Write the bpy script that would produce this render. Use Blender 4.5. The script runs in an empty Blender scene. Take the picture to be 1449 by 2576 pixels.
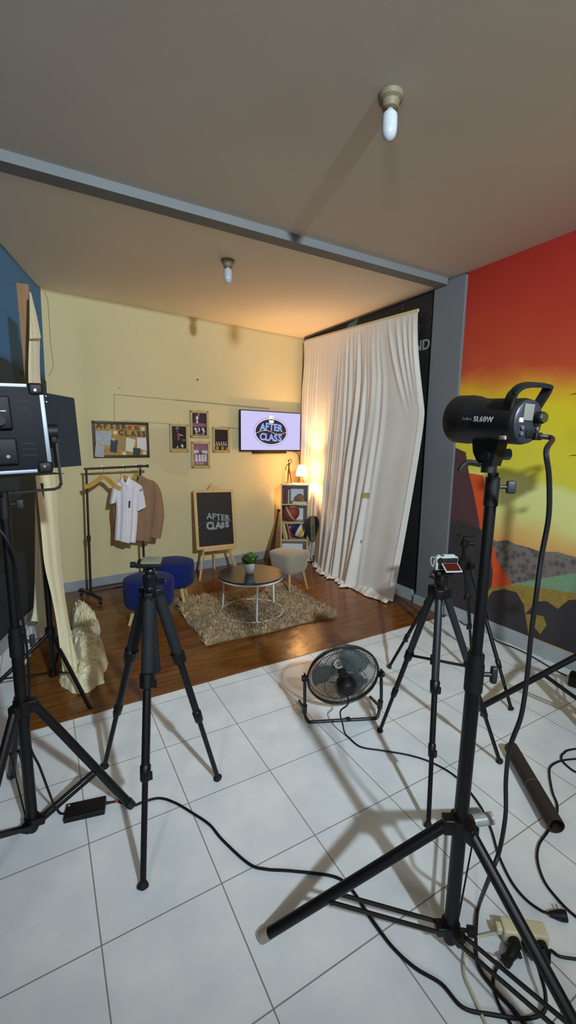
import bpy, bmesh, math, random
from mathutils import Vector, Matrix
random.seed(7)
SC = bpy.context.scene
COL = SC.collection
PI = math.pi
V = Vector

# ------------------------------------------------------------------ geometry helpers
class MB:
    """collects shapes (world coordinates) and links them as ONE mesh object"""
    def __init__(s, m=None):
        s.v = []; s.f = []; s.fm = []; s.M = m or Matrix.Identity(4); s.mi = 0
    def add(s, vs, fs):
        o = len(s.v)
        s.v += [s.M @ V(p) for p in vs]
        for f in fs:
            s.f.append([i + o for i in f]); s.fm.append(s.mi)
        return s
    def box(s, c, d, r=None, rot=None):
        """box centre c, size d, optional rounded edge r, optional 3x3/4x4 rotation"""
        c = V(c); R = (rot or Matrix.Identity(3)).to_3x3()
        bm = bmesh.new(); bmesh.ops.create_cube(bm, size=1)
        for q in bm.verts: q.co = V((q.co.x * d[0], q.co.y * d[1], q.co.z * d[2]))
        if r:
            bmesh.ops.bevel(bm, geom=list(bm.edges), offset=r, segments=3, profile=.5, affect='EDGES')
        bm.verts.index_update()
        s.add([R @ q.co + c for q in bm.verts], [[q.index for q in f.verts] for f in bm.faces])
        bm.free(); return s
    def bar(s, a, b, w, h, up=(0, 0, 1), r=None):
        a, b = V(a), V(b); x = (b - a); L = x.length; x.normalize()
        u = V(up)
        if abs(u.dot(x)) > .98: u = V((0, 1, 0))
        y = u.cross(x).normalized(); z = x.cross(y)
        R = Matrix((x, y, z)).transposed()
        return s.box((a + b) / 2, (L, w, h), r, R)
    def tube(s, pts, r, seg=10, caps=True, flat=None):
        pts = [V(p) for p in pts]; n = len(pts)
        rs = r if isinstance(r, (list, tuple)) else [r] * n
        t0 = (pts[1] - pts[0]).normalized()
        u = t0.orthogonal().normalized()
        vs = []; fs = []
        for i, p in enumerate(pts):
            t = (pts[min(i + 1, n - 1)] - pts[max(i - 1, 0)])
            t = t.normalized() if t.length > 1e-9 else t0
            u = (u - t * u.dot(t)); u = u.normalized() if u.length > 1e-6 else t.orthogonal().normalized()
            w = t.cross(u)
            for k in range(seg):
                a = 2 * PI * k / seg
                vs.append(p + (u * math.cos(a) + w * math.sin(a)) * rs[i])
        for i in range(n - 1):
            for k in range(seg):
                a = i * seg + k; b = i * seg + (k + 1) % seg
                fs.append([a, b, b + seg, a + seg])
        if caps:
            fs.append(list(range(seg))[::-1]); fs.append([(n - 1) * seg + k for k in range(seg)])
        return s.add(vs, fs)
    def lathe(s, prof, o=(0, 0, 0), axis=(0, 0, 1), seg=28, sx=1, sy=1):
        """profile [(r,h)...] turned around axis through o"""
        o = V(o); z = V(axis).normalized(); x = z.orthogonal().normalized()
        if abs(z.z) > .999: x = V((1, 0, 0))
        y = z.cross(x); vs = []; fs = []; n = len(prof)
        for r, h in prof:
            r = max(r, 1e-5)
            for k in range(seg):
                a = 2 * PI * k / seg
                vs.append(o + z * h + x * (r * sx * math.cos(a)) + y * (r * sy * math.sin(a)))
        for i in range(n - 1):
            for k in range(seg):
                a = i * seg + k; b = i * seg + (k + 1) % seg
                fs.append([a, b, b + seg, a + seg])
        fs.append(list(range(seg))[::-1]); fs.append([(n - 1) * seg + k for k in range(seg)])
        return s.add(vs, fs)
    def cyl(s, a, b, r, seg=20, r2=None):
        a, b = V(a), V(b)
        return s.lathe([(r, 0), (r if r2 is None else r2, (b - a).length)], a, b - a, seg)
    def ball(s, c, r, seg=20, rings=12):
        return s.lathe([(r * math.sin(PI * i / rings), -r * math.cos(PI * i / rings)) for i in range(rings + 1)], c, (0, 0, 1), seg)
    def poly(s, pts):
        return s.add(pts, [list(range(len(pts)))])
    def prism(s, pts, d):
        """flat polygon pts swept by vector d"""
        n = len(pts); d = V(d); vs = [V(p) for p in pts] + [V(p) + d for p in pts]
        fs = [list(range(n))[::-1], [n + i for i in range(n)]]
        fs += [[i, (i + 1) % n, n + (i + 1) % n, n + i] for i in range(n)]
        return s.add(vs, fs)
    def ring(s, c, R, r, axis=(0, 0, 1), seg=48, rs=8):
        c = V(c); z = V(axis).normalized(); x = z.orthogonal().normalized(); y = z.cross(x)
        vs = []; fs = []
        for i in range(seg):
            a = 2 * PI * i / seg; d = x * math.cos(a) + y * math.sin(a)
            for k in range(rs):
                b = 2 * PI * k / rs
                vs.append(c + d * (R + r * math.cos(b)) + z * (r * math.sin(b)))
        for i in range(seg):
            for k in range(rs):
                fs.append([i * rs + k, ((i + 1) % seg) * rs + k, ((i + 1) % seg) * rs + (k + 1) % rs, i * rs + (k + 1) % rs])
        return s.add(vs, fs)
    def grid(s, rows):
        n = len(rows[0]); vs = [p for r in rows for p in r]; fs = []
        for i in range(len(rows) - 1):
            for k in range(n - 1):
                a = i * n + k; fs.append([a, a + 1, a + n + 1, a + n])
        return s.add(vs, fs)
    def sheet(s, rows, th):
        """grid with thickness: offset copy along mean normal plus rims"""
        m = len(rows); n = len(rows[0])
        P = [[V(p) for p in r] for r in rows]
        Q = []
        for i in range(m):
            q = []
            for k in range(n):
                du = P[i][min(k + 1, n - 1)] - P[i][max(k - 1, 0)]
                dv = P[min(i + 1, m - 1)][k] - P[max(i - 1, 0)][k]
                nn = du.cross(dv); nn = nn.normalized() if nn.length > 1e-12 else V((0, 0, 1))
                q.append(P[i][k] + nn * th)
            Q.append(q)
        s.grid(P); s.grid([r[::-1] for r in Q])
        for k in range(n - 1):
            s.add([P[0][k], P[0][k + 1], Q[0][k + 1], Q[0][k]], [[3, 2, 1, 0]])
            s.add([P[-1][k], P[-1][k + 1], Q[-1][k + 1], Q[-1][k]], [[0, 1, 2, 3]])
        for i in range(m - 1):
            s.add([P[i][0], P[i + 1][0], Q[i + 1][0], Q[i][0]], [[0, 1, 2, 3]])
            s.add([P[i][-1], P[i + 1][-1], Q[i + 1][-1], Q[i][-1]], [[3, 2, 1, 0]])
        return s
    def text(s, body, size, m, ext=.0006, offset=0, ax='CENTER', shear=0, space=1.0):
        cu = bpy.data.curves.new('t', 'FONT'); cu.body = body; cu.size = size; cu.extrude = ext
        cu.offset = offset; cu.align_x = ax; cu.align_y = 'CENTER'; cu.shear = shear; cu.space_character = space
        cu.resolution_u = 3
        o = bpy.data.objects.new('t', cu); COL.objects.link(o)
        bpy.context.view_layer.update()
        e = o.evaluated_get(bpy.context.evaluated_depsgraph_get()); me = e.to_mesh()
        vs = [m @ q.co for q in me.vertices]; fs = [list(p.vertices) for p in me.polygons]
        e.to_mesh_clear(); bpy.data.objects.remove(o); bpy.data.curves.remove(cu)
        return s.add(vs, fs)

def wpos(o):
    p = V((0, 0, 0))
    while o: p += o.location; o = o.parent
    return p
def obj(name, mb, mats, parent=None, smooth=True, ang=40, loc=None):
    me = bpy.data.meshes.new(name)
    off = wpos(parent)
    if loc is None: loc = V((0, 0, 0))
    else: loc = V(loc) - off
    o0 = off + loc
    me.from_pydata([tuple(p - o0) for p in mb.v], [], mb.f)
    mats = mats if isinstance(mats, (list, tuple)) else [mats]
    for m in mats: me.materials.append(m)
    for p, k in zip(me.polygons, mb.fm): p.material_index = k
    me.validate(); me.update()
    bm = bmesh.new(); bm.from_mesh(me); bmesh.ops.recalc_face_normals(bm, faces=bm.faces[:]) ; bm.to_mesh(me); bm.free()
    if smooth:
        me.shade_smooth()
        me.set_sharp_from_angle(angle=math.radians(ang))
    o = bpy.data.objects.new(name, me); COL.objects.link(o); o.location = loc
    if parent: o.parent = parent
    return o
def tag(o, label, cat, group=None, kind=None):
    o['label'] = label; o['category'] = cat
    if group: o['group'] = group
    if kind: o['kind'] = kind
    return o
def thing(name, label, cat, loc=(0, 0, 0), group=None):
    o = bpy.data.objects.new(name, None); COL.objects.link(o); o.empty_display_size = .1
    o.location = loc
    return tag(o, label, cat, group)
def struct(name, mb, mats, smooth=False):
    o = obj(name, mb, mats, None, smooth); o['kind'] = 'structure'; return o
def cat(pts, n=8):
    """Catmull-Rom through pts"""
    P = [V(p) for p in pts]; P = [P[0] * 2 - P[1]] + P + [P[-1] * 2 - P[-2]]; out = []
    for i in range(1, len(P) - 2):
        a, b, c, d = P[i - 1], P[i], P[i + 1], P[i + 2]
        for k in range(n):
            t = k / n
            out.append(.5 * ((2 * b) + (c - a) * t + (2 * a - 5 * b + 4 * c - d) * t * t + (3 * b - a - 3 * c + d) * t ** 3))
    out.append(P[-2]); return out
def cab(pts, n=6, z=.0065):
    return [V((p.x, p.y, max(p.z, z))) for p in cat(pts, n)]
def lerp(a, b, t): return a + (b - a) * t

# ------------------------------------------------------------------ materials
def lin(c):
    return tuple((x / 255 / 12.92) if x / 255 <= .04045 else ((x / 255 + .055) / 1.055) ** 2.4 for x in c) + (1,)
def nd(nt, t, **k):
    n = nt.nodes.new(t)
    for a, b in k.items(): setattr(n, a, b)
    return n
def mat(name, c, rough=.5, metal=0, var=.0, vs=20, bump=0, bs=200, spec=.5, trans=0, alpha=1, sheen=0, c2=None, stretch=None, emis=None, es=0):
    m = bpy.data.materials.new(name); m.use_nodes = True; nt = m.node_tree; b = nt.nodes['Principled BSDF']
    b.inputs['Roughness'].default_value = rough; b.inputs['Metallic'].default_value = metal
    b.inputs['Specular IOR Level'].default_value = spec
    b.inputs['Transmission Weight'].default_value = trans; b.inputs['Alpha'].default_value = alpha
    b.inputs['Sheen Weight'].default_value = sheen
    col = lin(c)
    tc = nd(nt, 'ShaderNodeTexCoord'); mp = nd(nt, 'ShaderNodeMapping')
    nt.links.new(tc.outputs['Object'], mp.inputs[0])
    if stretch: mp.inputs['Scale'].default_value = stretch
    no = nd(nt, 'ShaderNodeTexNoise'); no.inputs['Scale'].default_value = vs; no.inputs['Detail'].default_value = 4
    nt.links.new(mp.outputs[0], no.inputs['Vector'])
    rp = nd(nt, 'ShaderNodeValToRGB')
    d = lin(c2) if c2 else tuple(x * (1 - var) for x in col[:3]) + (1,)
    rp.color_ramp.elements[0].color = d; rp.color_ramp.elements[0].position = .35
    rp.color_ramp.elements[1].color = col; rp.color_ramp.elements[1].position = .65
    nt.links.new(no.outputs['Fac'], rp.inputs[0]); nt.links.new(rp.outputs[0], b.inputs['Base Color'])
    if bump:
        n2 = nd(nt, 'ShaderNodeTexNoise'); n2.inputs['Scale'].default_value = bs; n2.inputs['Detail'].default_value = 3
        nt.links.new(mp.outputs[0], n2.inputs['Vector'])
        bu = nd(nt, 'ShaderNodeBump'); bu.inputs['Strength'].default_value = bump; bu.inputs['Distance'].default_value = .004
        nt.links.new(n2.outputs['Fac'], bu.inputs['Height']); nt.links.new(bu.outputs[0], b.inputs['Normal'])
    if emis:
        b.inputs['Emission Color'].default_value = lin(emis); b.inputs['Emission Strength'].default_value = es
    return m
def math_node(nt, op, a, b=None):
    n = nd(nt, 'ShaderNodeMath', operation=op)
    for i, x in enumerate((a, b)):
        if x is None: continue
        if isinstance(x, (int, float)): n.inputs[i].default_value = x
        else: nt.links.new(x, n.inputs[i])
    return n.outputs[0]
def tile_mat():
    m = bpy.data.materials.new('glossy_white_floor_tile'); m.use_nodes = True; nt = m.node_tree; b = nt.nodes['Principled BSDF']
    g = nd(nt, 'ShaderNodeNewGeometry'); sx = nd(nt, 'ShaderNodeSeparateXYZ'); nt.links.new(g.outputs['Position'], sx.inputs[0])
    ax = []
    for out, off in ((sx.outputs[0], .838), (sx.outputs[1], -4.144 + 10)):
        f = math_node(nt, 'FRACT', math_node(nt, 'ADD', math_node(nt, 'DIVIDE', out, .4), off + 20))
        ax.append(math_node(nt, 'ABSOLUTE', math_node(nt, 'SUBTRACT', f, .5)))
    mx = math_node(nt, 'GREATER_THAN', math_node(nt, 'MAXIMUM', ax[0], ax[1]), .4945)
    no = nd(nt, 'ShaderNodeTexNoise'); no.inputs['Scale'].default_value = 5; no.inputs['Detail'].default_value = 5
    nt.links.new(g.outputs['Position'], no.inputs['Vector'])
    rp = nd(nt, 'ShaderNodeValToRGB'); e = rp.color_ramp.elements
    e[0].position = .38; e[0].color = lin((224, 231, 236)); e[1].position = .66; e[1].color = lin((240, 244, 246))
    nt.links.new(no.outputs['Fac'], rp.inputs[0])
    mi = nd(nt, 'ShaderNodeMix', data_type='RGBA'); nt.links.new(mx, mi.inputs[0]); nt.links.new(rp.outputs[0], mi.inputs[6])
    mi.inputs[7].default_value = lin((146, 141, 134)); nt.links.new(mi.outputs[2], b.inputs['Base Color'])
    b.inputs['Roughness'].default_value = .28; b.inputs['Specular IOR Level'].default_value = .45
    n2 = nd(nt, 'ShaderNodeTexNoise'); n2.inputs['Scale'].default_value = 14
    nt.links.new(g.outputs['Position'], n2.inputs['Vector'])
    bu = nd(nt, 'ShaderNodeBump'); bu.inputs['Strength'].default_value = .06; bu.inputs['Distance'].default_value = .01
    nt.links.new(n2.outputs['Fac'], bu.inputs['Height']); nt.links.new(bu.outputs[0], b.inputs['Normal'])
    return m
def vinyl_mat():
    m = bpy.data.materials.new('wood_look_vinyl'); m.use_nodes = True; nt = m.node_tree; b = nt.nodes['Principled BSDF']
    g = nd(nt, 'ShaderNodeNewGeometry'); mp = nd(nt, 'ShaderNodeMapping'); mp.inputs['Scale'].default_value = (1.2, 14, 1)
    nt.links.new(g.outputs['Position'], mp.inputs[0])
    no = nd(nt, 'ShaderNodeTexNoise'); no.inputs['Scale'].default_value = 3; no.inputs['Detail'].default_value = 6
    nt.links.new(mp.outputs[0], no.inputs['Vector'])
    br = nd(nt, 'ShaderNodeTexBrick'); br.inputs['Scale'].default_value = 1; br.inputs['Brick Width'].default_value = .9
    br.inputs['Row Height'].default_value = .13; br.inputs['Mortar Size'].default_value = .0015
    br.inputs['Color1'].default_value = (.85, .85, .85, 1); br.inputs['Color2'].default_value = (1.05, 1.05, 1.05, 1); br.inputs['Mortar'].default_value = (.6, .6, .6, 1)
    nt.links.new(g.outputs['Position'], br.inputs['Vector'])
    rp = nd(nt, 'ShaderNodeValToRGB'); e = rp.color_ramp.elements
    e[0].position = .3; e[0].color = lin((96, 58, 24)); e[1].position = .7; e[1].color = lin((140, 89, 40))
    nt.links.new(no.outputs['Fac'], rp.inputs[0])
    mi = nd(nt, 'ShaderNodeMix', data_type='RGBA', blend_type='MULTIPLY'); mi.inputs[0].default_value = 1
    nt.links.new(rp.outputs[0], mi.inputs[6]); nt.links.new(br.outputs['Color'], mi.inputs[7]); nt.links.new(mi.outputs[2], b.inputs['Base Color'])
    b.inputs['Roughness'].default_value = .2; b.inputs['Specular IOR Level'].default_value = .3
    n2 = nd(nt, 'ShaderNodeTexNoise'); n2.inputs['Scale'].default_value = 9
    nt.links.new(g.outputs['Position'], n2.inputs['Vector'])
    bu = nd(nt, 'ShaderNodeBump'); bu.inputs['Strength'].default_value = .12; bu.inputs['Distance'].default_value = .02
    nt.links.new(n2.outputs['Fac'], bu.inputs['Height']); nt.links.new(bu.outputs[0], b.inputs['Normal'])
    return m
def ramp_z_mat(name, stops, ns=1.6, namp=.25, slope_y=0, rough=.75, c0=(0, 0)):
    """painted blend: colour by height (plus slope along y and cloudy noise)"""
    m = bpy.data.materials.new(name); m.use_nodes = True; nt = m.node_tree; b = nt.nodes['Principled BSDF']
    g = nd(nt, 'ShaderNodeNewGeometry'); sx = nd(nt, 'ShaderNodeSeparateXYZ'); nt.links.new(g.outputs['Position'], sx.inputs[0])
    no = nd(nt, 'ShaderNodeTexNoise'); no.inputs['Scale'].default_value = ns; no.inputs['Detail'].default_value = 4
    nt.links.new(g.outputs['Position'], no.inputs['Vector'])
    h = math_node(nt, 'ADD', sx.outputs[2], math_node(nt, 'MULTIPLY', math_node(nt, 'SUBTRACT', no.outputs['Fac'], .5), namp * 2))
    h = math_node(nt, 'ADD', h, math_node(nt, 'MULTIPLY', sx.outputs[1], slope_y))
    z0, z1 = stops[0][0], stops[-1][0]
    h = math_node(nt, 'DIVIDE', math_node(nt, 'SUBTRACT', h, z0), z1 - z0)
    rp = nd(nt, 'ShaderNodeValToRGB'); el = rp.color_ramp.elements
    while len(el) < len(stops): el.new(.5)
    for e, (z, c) in zip(el, stops): e.position = (z - z0) / (z1 - z0); e.color = lin(c)
    nt.links.new(h, rp.inputs[0]); nt.links.new(rp.outputs[0], b.inputs['Base Color'])
    b.inputs['Roughness'].default_value = rough
    return m
def emit(name, c, s):
    m = bpy.data.materials.new(name); m.use_nodes = True; nt = m.node_tree
    b = nt.nodes['Principled BSDF']; b.inputs['Base Color'].default_value = (0, 0, 0, 1); b.inputs['Roughness'].default_value = .4
    b.inputs['Specular IOR Level'].default_value = .1
    b.inputs['Emission Color'].default_value = lin(c); b.inputs['Emission Strength'].default_value = s
    return m
def vor_mat(name, c1, c2, sc, rough=.8):
    m = bpy.data.materials.new(name); m.use_nodes = True; nt = m.node_tree; b = nt.nodes['Principled BSDF']
    g = nd(nt, 'ShaderNodeNewGeometry'); vo = nd(nt, 'ShaderNodeTexVoronoi'); vo.inputs['Scale'].default_value = sc
    nt.links.new(g.outputs['Position'], vo.inputs['Vector'])
    rp = nd(nt, 'ShaderNodeValToRGB'); e = rp.color_ramp.elements
    e[0].position = .15; e[0].color = lin(c1); e[1].position = .65; e[1].color = lin(c2)
    nt.links.new(vo.outputs['Distance'], rp.inputs[0]); nt.links.new(rp.outputs[0], b.inputs['Base Color'])
    b.inputs['Roughness'].default_value = rough
    return m

BLK = mat('black_painted_metal', (11, 11, 13), .42, var=.15, spec=.35)
BLKM = mat('matte_black_plastic', (12, 12, 13), .55, spec=.35, var=.2, bump=.1, bs=400)
CABLE = mat('black_cable_rubber', (13, 12, 15), .5, var=.1, spec=.35)
DGREY = mat('dark_grey_foam', (28, 32, 36), .75, spec=.3, var=.15, bump=.2, bs=500)
RUB = mat('black_rubber', (18, 18, 18), .8, var=.2)
CHROME = mat('bright_metal', (205, 208, 212), .25, 1, var=.1)
ALU = mat('brushed_aluminium', (150, 157, 168), .55, 1, var=.1, stretch=(1, 1, 8))
CEILS = mat('ceiling_paint_lit_tone', (236, 226, 208), .9, var=.05, vs=.9)  # set ceiling: same paint made lighter, the brighter light put into the colour
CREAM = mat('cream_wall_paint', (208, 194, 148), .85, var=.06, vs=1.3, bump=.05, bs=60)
CEIL = mat('ceiling_paint_dim_tone', (208, 201, 190), .9, var=.08, vs=.9)  # near ceiling: paint darkened to carry the light's fall-off on the camera side
GREY = mat('grey_paint', (112, 114, 118), .75, var=.05, vs=3)
BASE = mat('grey_ceramic_skirting', (146, 152, 160), .4, var=.12, vs=5)
WOODL = mat('pale_pine', (206, 172, 118), .6, var=.16, vs=5, stretch=(12, 12, 1.2))
WOODH = mat('varnished_yellow_wood', (196, 148, 62), .45, var=.18, vs=6)
WOODD = mat('dark_brown_wood', (54, 32, 20), .4, var=.3, vs=8)
WOODT = mat('tan_plank_wood', (146, 106, 62), .65, var=.18, vs=6, stretch=(10, 10, 1))
WHITE = mat('white_enamel', (222, 226, 228), .35, var=.03)
CLOTH = mat('cream_muslin', (228, 220, 182), .9, var=.06, vs=4, bump=.12, bs=350, sheen=.2)
CLOTHW = mat('off_white_curtain_cloth', (226, 220, 212), .9, var=.06, vs=3, bump=.1, bs=300, sheen=.2)
BLUEF = mat('royal_blue_fabric', (20, 35, 100), .9, var=.2, vs=60, bump=.3, bs=420, sheen=.05, spec=.2)
BEIGEF = mat('grey_beige_fabric', (158, 148, 128), .9, var=.12, vs=70, bump=.3, bs=450, sheen=.3)
PAPERW = mat('white_paper', (214, 212, 208), .8, var=.05)

# ------------------------------------------------------------------ the room
BWM = Matrix.Translation((0, 4.85, 0)) @ Matrix.Rotation(math.atan(.11), 4, 'Z')   # frame of the back wall: x along it, -y into the room
def bwy(x): return 4.85 + .11 * x

def slab(poly_xy, z0, z1):
    return MB().prism([(x, y, z0) for x, y in poly_xy], (0, 0, z1 - z0))
struct('floor', slab([(-3.2, -3.4), (3.3, -3.4), (3.3, 5.4), (-3.2, 5.4)], -.12, 0), tile_mat())
o = obj('vinyl_flooring', slab([(-.2, 3.3), (-.166, 2.535), (.9, 2.548), (3.175, 2.572), (3.175, 5.19), (.12, 4.855)], .0005, .004), vinyl_mat(), smooth=False)
tag(o, 'dark brown wood-look vinyl flooring sheet laid over the tiles under the set', 'flooring')
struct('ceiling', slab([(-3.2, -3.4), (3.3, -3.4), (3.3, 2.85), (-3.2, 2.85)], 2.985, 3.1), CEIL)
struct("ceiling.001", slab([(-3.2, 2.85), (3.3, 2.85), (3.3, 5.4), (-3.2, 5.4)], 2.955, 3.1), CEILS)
BEAM = mat('beam_grey_paint', (118, 122, 124), .7, var=.12, vs=2)
struct('trim_1', MB().box((0, 2.845, 2.96), (6.3, .11, .056)), BEAM)
# walls
struct('wall_back', MB(BWM).box((1.5, .05, 1.5), (3.7, .1, 3.1)), CREAM)
struct('wall_front', MB().box((0, -3.35, 1.5), (6.6, .1, 3.1)), mat('dark_grey_paint', (70, 70, 72), .8))
# painted patch and lines left on the back wall
PATCH = mat('grey_wall_smear', (199, 186, 144), .85, var=.04, vs=4)
p = MB(BWM)
def onwall(mb, q, off=.0015):
    mb.prism([(x, -.0, z) for x, y, z in q], (0, -off, 0))
onwall(p, [(1.059, -0.000, 1.717), (1.551, -0.000, 1.709), (1.561, -0.000, 1.294), (1.498, -0.000, 1.155), (1.258, -0.000, 1.209), (1.055, -0.000, 1.392)])
onwall(p, [(2.095, 0.000, 1.715), (2.231, 0.000, 1.709), (2.218, 0.000, 1.481), (2.110, 0.000, 1.481)])
struct('trim_2', p, PATCH)
GROOVE = mat('dark_wall_groove', (150, 138, 104), .8)
p = MB(BWM)
for a, b, w in (((0.719, -0.000, 2.044), (1.377, 0.000, 2.031), .006), ((1.377, 0.000, 2.031), (2.647, 0.000, 2.005), .012), ((0.719, -0.000, 2.044), (0.709, -0.000, 1.759), .005), ((0.799, -0.000, 1.779), (1.562, -0.000, 1.755), .005), ((1.975, -0.000, 1.750), (2.231, 0.000, 1.733), .008)):
    p.bar((a[0], -.002, a[2]), (b[0], -.002, b[2]), .004, w)
struct('trim_3', p, GROOVE)

def lw_top(y): return .097 - .27 * (4.79 - y)
def lw_bot(y): return .06 - .33 * (4.87 - y)
def lwp(y, z, off=0):
    t = z / 2.955; return (lerp(lw_bot(y), lw_top(y), t) + off, y, z)
LBLUE = ramp_z_mat('blue_mural_paint', [(1.9, (26, 62, 84)), (2.13, (30, 68, 92)), (2.2, (54, 108, 158)), (2.95, (74, 120, 162))], 1.2, .12)
LTEAL = mat('teal_mural_paint', (40, 84, 100), .7, var=.3, vs=4)
LDARK = mat('dark_brown_mural_paint', (34, 27, 26), .75, var=.3, vs=3)
LNAVY = mat('dark_navy_mural_paint', (26, 48, 60), .75, var=.25, vs=3)
w = MB()
w.add([lwp(-3.3, -.05), lwp(5.0, -.05), lwp(5.0, 3.05), lwp(-3.3, 3.05), lwp(-3.3, -.05, -.1), lwp(5.0, -.05, -.1), lwp(5.0, 3.05, -.1), lwp(-3.3, 3.05, -.1)],
      [[0, 1, 2, 3], [4, 7, 6, 5], [0, 4, 5, 1], [3, 2, 6, 7], [0, 3, 7, 4], [1, 5, 6, 2]])
def lpoly(mi, yz, off):
    w.mi = mi; w.poly([lwp(y, z, off) for y, z in yz])
lpoly(3, [(-3.2, .1), (4.86, .1), (4.86, 2.12), (4.5, 2.14), (4.2, 2.09), (3.9, 2.15), (3.5, 2.12), (-3.2, 2.16)], .001)
lpoly(1, [(2.6, .7), (3.2, .52), (3.5, .85), (3.75, .5), (3.9, .82), (4.15, .62), (4.25, .95), (4.45, .9), (4.4, 1.7), (4.1, 2.0), (3.3, 2.05), (2.6, 1.9)], .002)
lpoly(2, [(-3.2, .1), (4.86, .1), (4.86, 1.95), (4.6, 1.75), (4.48, 1.2), (4.36, .8), (4.2, .55), (4.1, .62), (3.95, .35), (3.8, .55), (3.6, .3), (3.2, .42), (-3.2, .5)], .003)
struct('wall_left', w, [LBLUE, LTEAL, LDARK, LNAVY])

# right wall: black chalk part behind the curtain, sunset mural nearer the camera
SKY = ramp_z_mat('sunset_mural_paint', [(.66, (222, 150, 84)), (.80, (228, 190, 110)), (.92, (226, 226, 140)), (1.18, (226, 228, 146)), (1.27, (218, 208, 62)), (1.76, (222, 200, 28)), (1.90, (216, 164, 34)), (1.975, (206, 112, 40)), (2.04, (188, 70, 36)), (2.5, (172, 46, 24)), (3.0, (150, 22, 10))], 1.7, .20, slope_y=-.05)
RB = mat('black_wall_paint', (30, 28, 28), .7, var=.25, vs=5)
MROCK = mat('mural_dark_rock', (62, 56, 58), .75, var=.25, vs=5)
MMAR = mat('mural_maroon_hill', (88, 56, 58), .75, var=.2, vs=2)
MLAVA = mat('mural_orange_lava', (226, 84, 34), .75, var=.08)
MSTONE = vor_mat('mural_grey_stones', (80, 74, 72), (128, 116, 110), 22)
MGREEN = mat('mural_green', (128, 164, 128), .75, var=.1)
MGOLD = mat('mural_gold_sand', (168, 138, 62), .7, var=.25, vs=40)
CHALK = mat('pale_chalk', (150, 150, 152), .8, var=.2)
CHALKD = mat('faint_chalk', (72, 70, 72), .8, var=.4, vs=30)
TEALP = mat('teal_paint_patch', (84, 112, 116), .8)
rw = MB().box((3.25, 1.0, 1.5), (.12, 8.8, 3.1))
def rpoly(mi, P, off):
    rw.mi = mi; rw.poly([(3.19 - off, y, z) for y, z in P])
def yz(*a): return [(q[1], q[2]) for q in a]
rw.mi = 1; rw.poly([(3.189, y, z) for y, z in ((-3.3, .1), (2.64, .1), (2.64, 2.99), (-3.3, 2.99))])
rpoly(3, yz((3.190, 2.728, 1.547), (3.190, 2.663, 1.559), (3.190, 2.597, 1.539), (3.190, 2.504, 1.507), (3.190, 2.455, 1.332), (3.190, 2.392, 1.167), (3.190, 2.320, 0.938), (3.190, 2.257, 0.676), (3.190, 2.666, 0.582)), .002)
rpoly(4, yz((3.190, 2.455, 1.332), (3.190, 2.315, 1.321), (3.190, 2.257, 1.099), (3.190, 2.190, 0.793), (3.190, 2.117, 0.635), (3.190, 1.977, 0.481), (3.190, 2.152, 0.401), (3.190, 2.228, 0.649), (3.190, 2.320, 0.938), (3.190, 2.392, 1.167)), .0025)
rpoly(5, yz((3.190, 2.192, 0.809), (3.190, 2.140, 0.796), (3.190, 2.056, 0.827), (3.190, 1.970, 0.806), (3.190, 1.875, 0.805), (3.190, 1.782, 0.792), (3.190, 1.670, 0.817), (3.190, 1.537, 0.808)) + [(.8, .72), (-1, .6), (-1, .5), (.8, .62)] + yz((3.190, 1.524, 0.697), (3.190, 1.760, 0.589), (3.190, 1.977, 0.481), (3.190, 2.117, 0.635)), .002)
rpoly(6, yz((3.190, 1.984, 0.482), (3.190, 1.760, 0.589), (3.190, 1.525, 0.700)) + [(.8, .63), (-1, .52), (-1, .4), (.8, .45)] + yz((3.190, 1.509, 0.557), (3.190, 1.724, 0.526)), .0022)
rpoly(7, yz((3.190, 2.202, 0.379), (3.190, 1.984, 0.482), (3.190, 1.725, 0.529), (3.190, 1.509, 0.560)) + [(.8, .46), (-1, .42), (-1, .3), (.8, .3)] + yz((3.190, 1.472, 0.224), (3.190, 1.803, 0.117), (3.190, 2.164, 0.216)), .0018)
rpoly(2, yz((3.190, 2.684, 0.785), (3.190, 2.624, 0.870), (3.190, 2.540, 0.906), (3.190, 2.435, 0.898), (3.190, 2.295, 0.871), (3.190, 2.197, 0.707), (3.190, 2.150, 0.532), (3.190, 2.150, 0.412), (3.190, 2.188, 0.341), (3.190, 2.076, 0.144), (3.190, 2.105, 0.063), (3.190, 2.621, 0.056)), .003)
rpoly(2, yz((3.190, 2.167, 0.320), (3.190, 2.135, 0.375), (3.190, 2.033, 0.424), (3.190, 1.932, 0.429), (3.190, 1.866, 0.353), (3.190, 1.825, 0.206), (3.190, 1.803, 0.117), (3.190, 2.108, 0.097)), .0032)
rpoly(2, yz((3.190, 1.845, 0.280), (3.190, 1.772, 0.408), (3.190, 1.697, 0.436), (3.190, 1.614, 0.404), (3.190, 1.552, 0.491), (3.190, 1.504, 0.512)) + [(1.2, .46), (.8, .38), (.2, .42), (-1, .34), (-1, .1), (1.35, .1)] + yz((3.190, 1.461, 0.125), (3.190, 1.804, 0.123), (3.190, 1.782, 0.216), (3.190, 1.716, 0.166), (3.190, 1.678, 0.257), (3.190, 1.708, 0.314), (3.190, 1.776, 0.305)), .0034)
rw.mi = 8; rw.poly([(3.1895, y, z) for y, z in ((2.93, .1), (5.2, .1), (5.2, 2.95), (2.93, 2.95))])
rpoly(9, yz((3.190, 4.219, 2.927), (3.190, 4.027, 2.956), (3.190, 4.112, 2.857), (3.190, 4.313, 2.863)), .002)
rw.mi = 10
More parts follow.
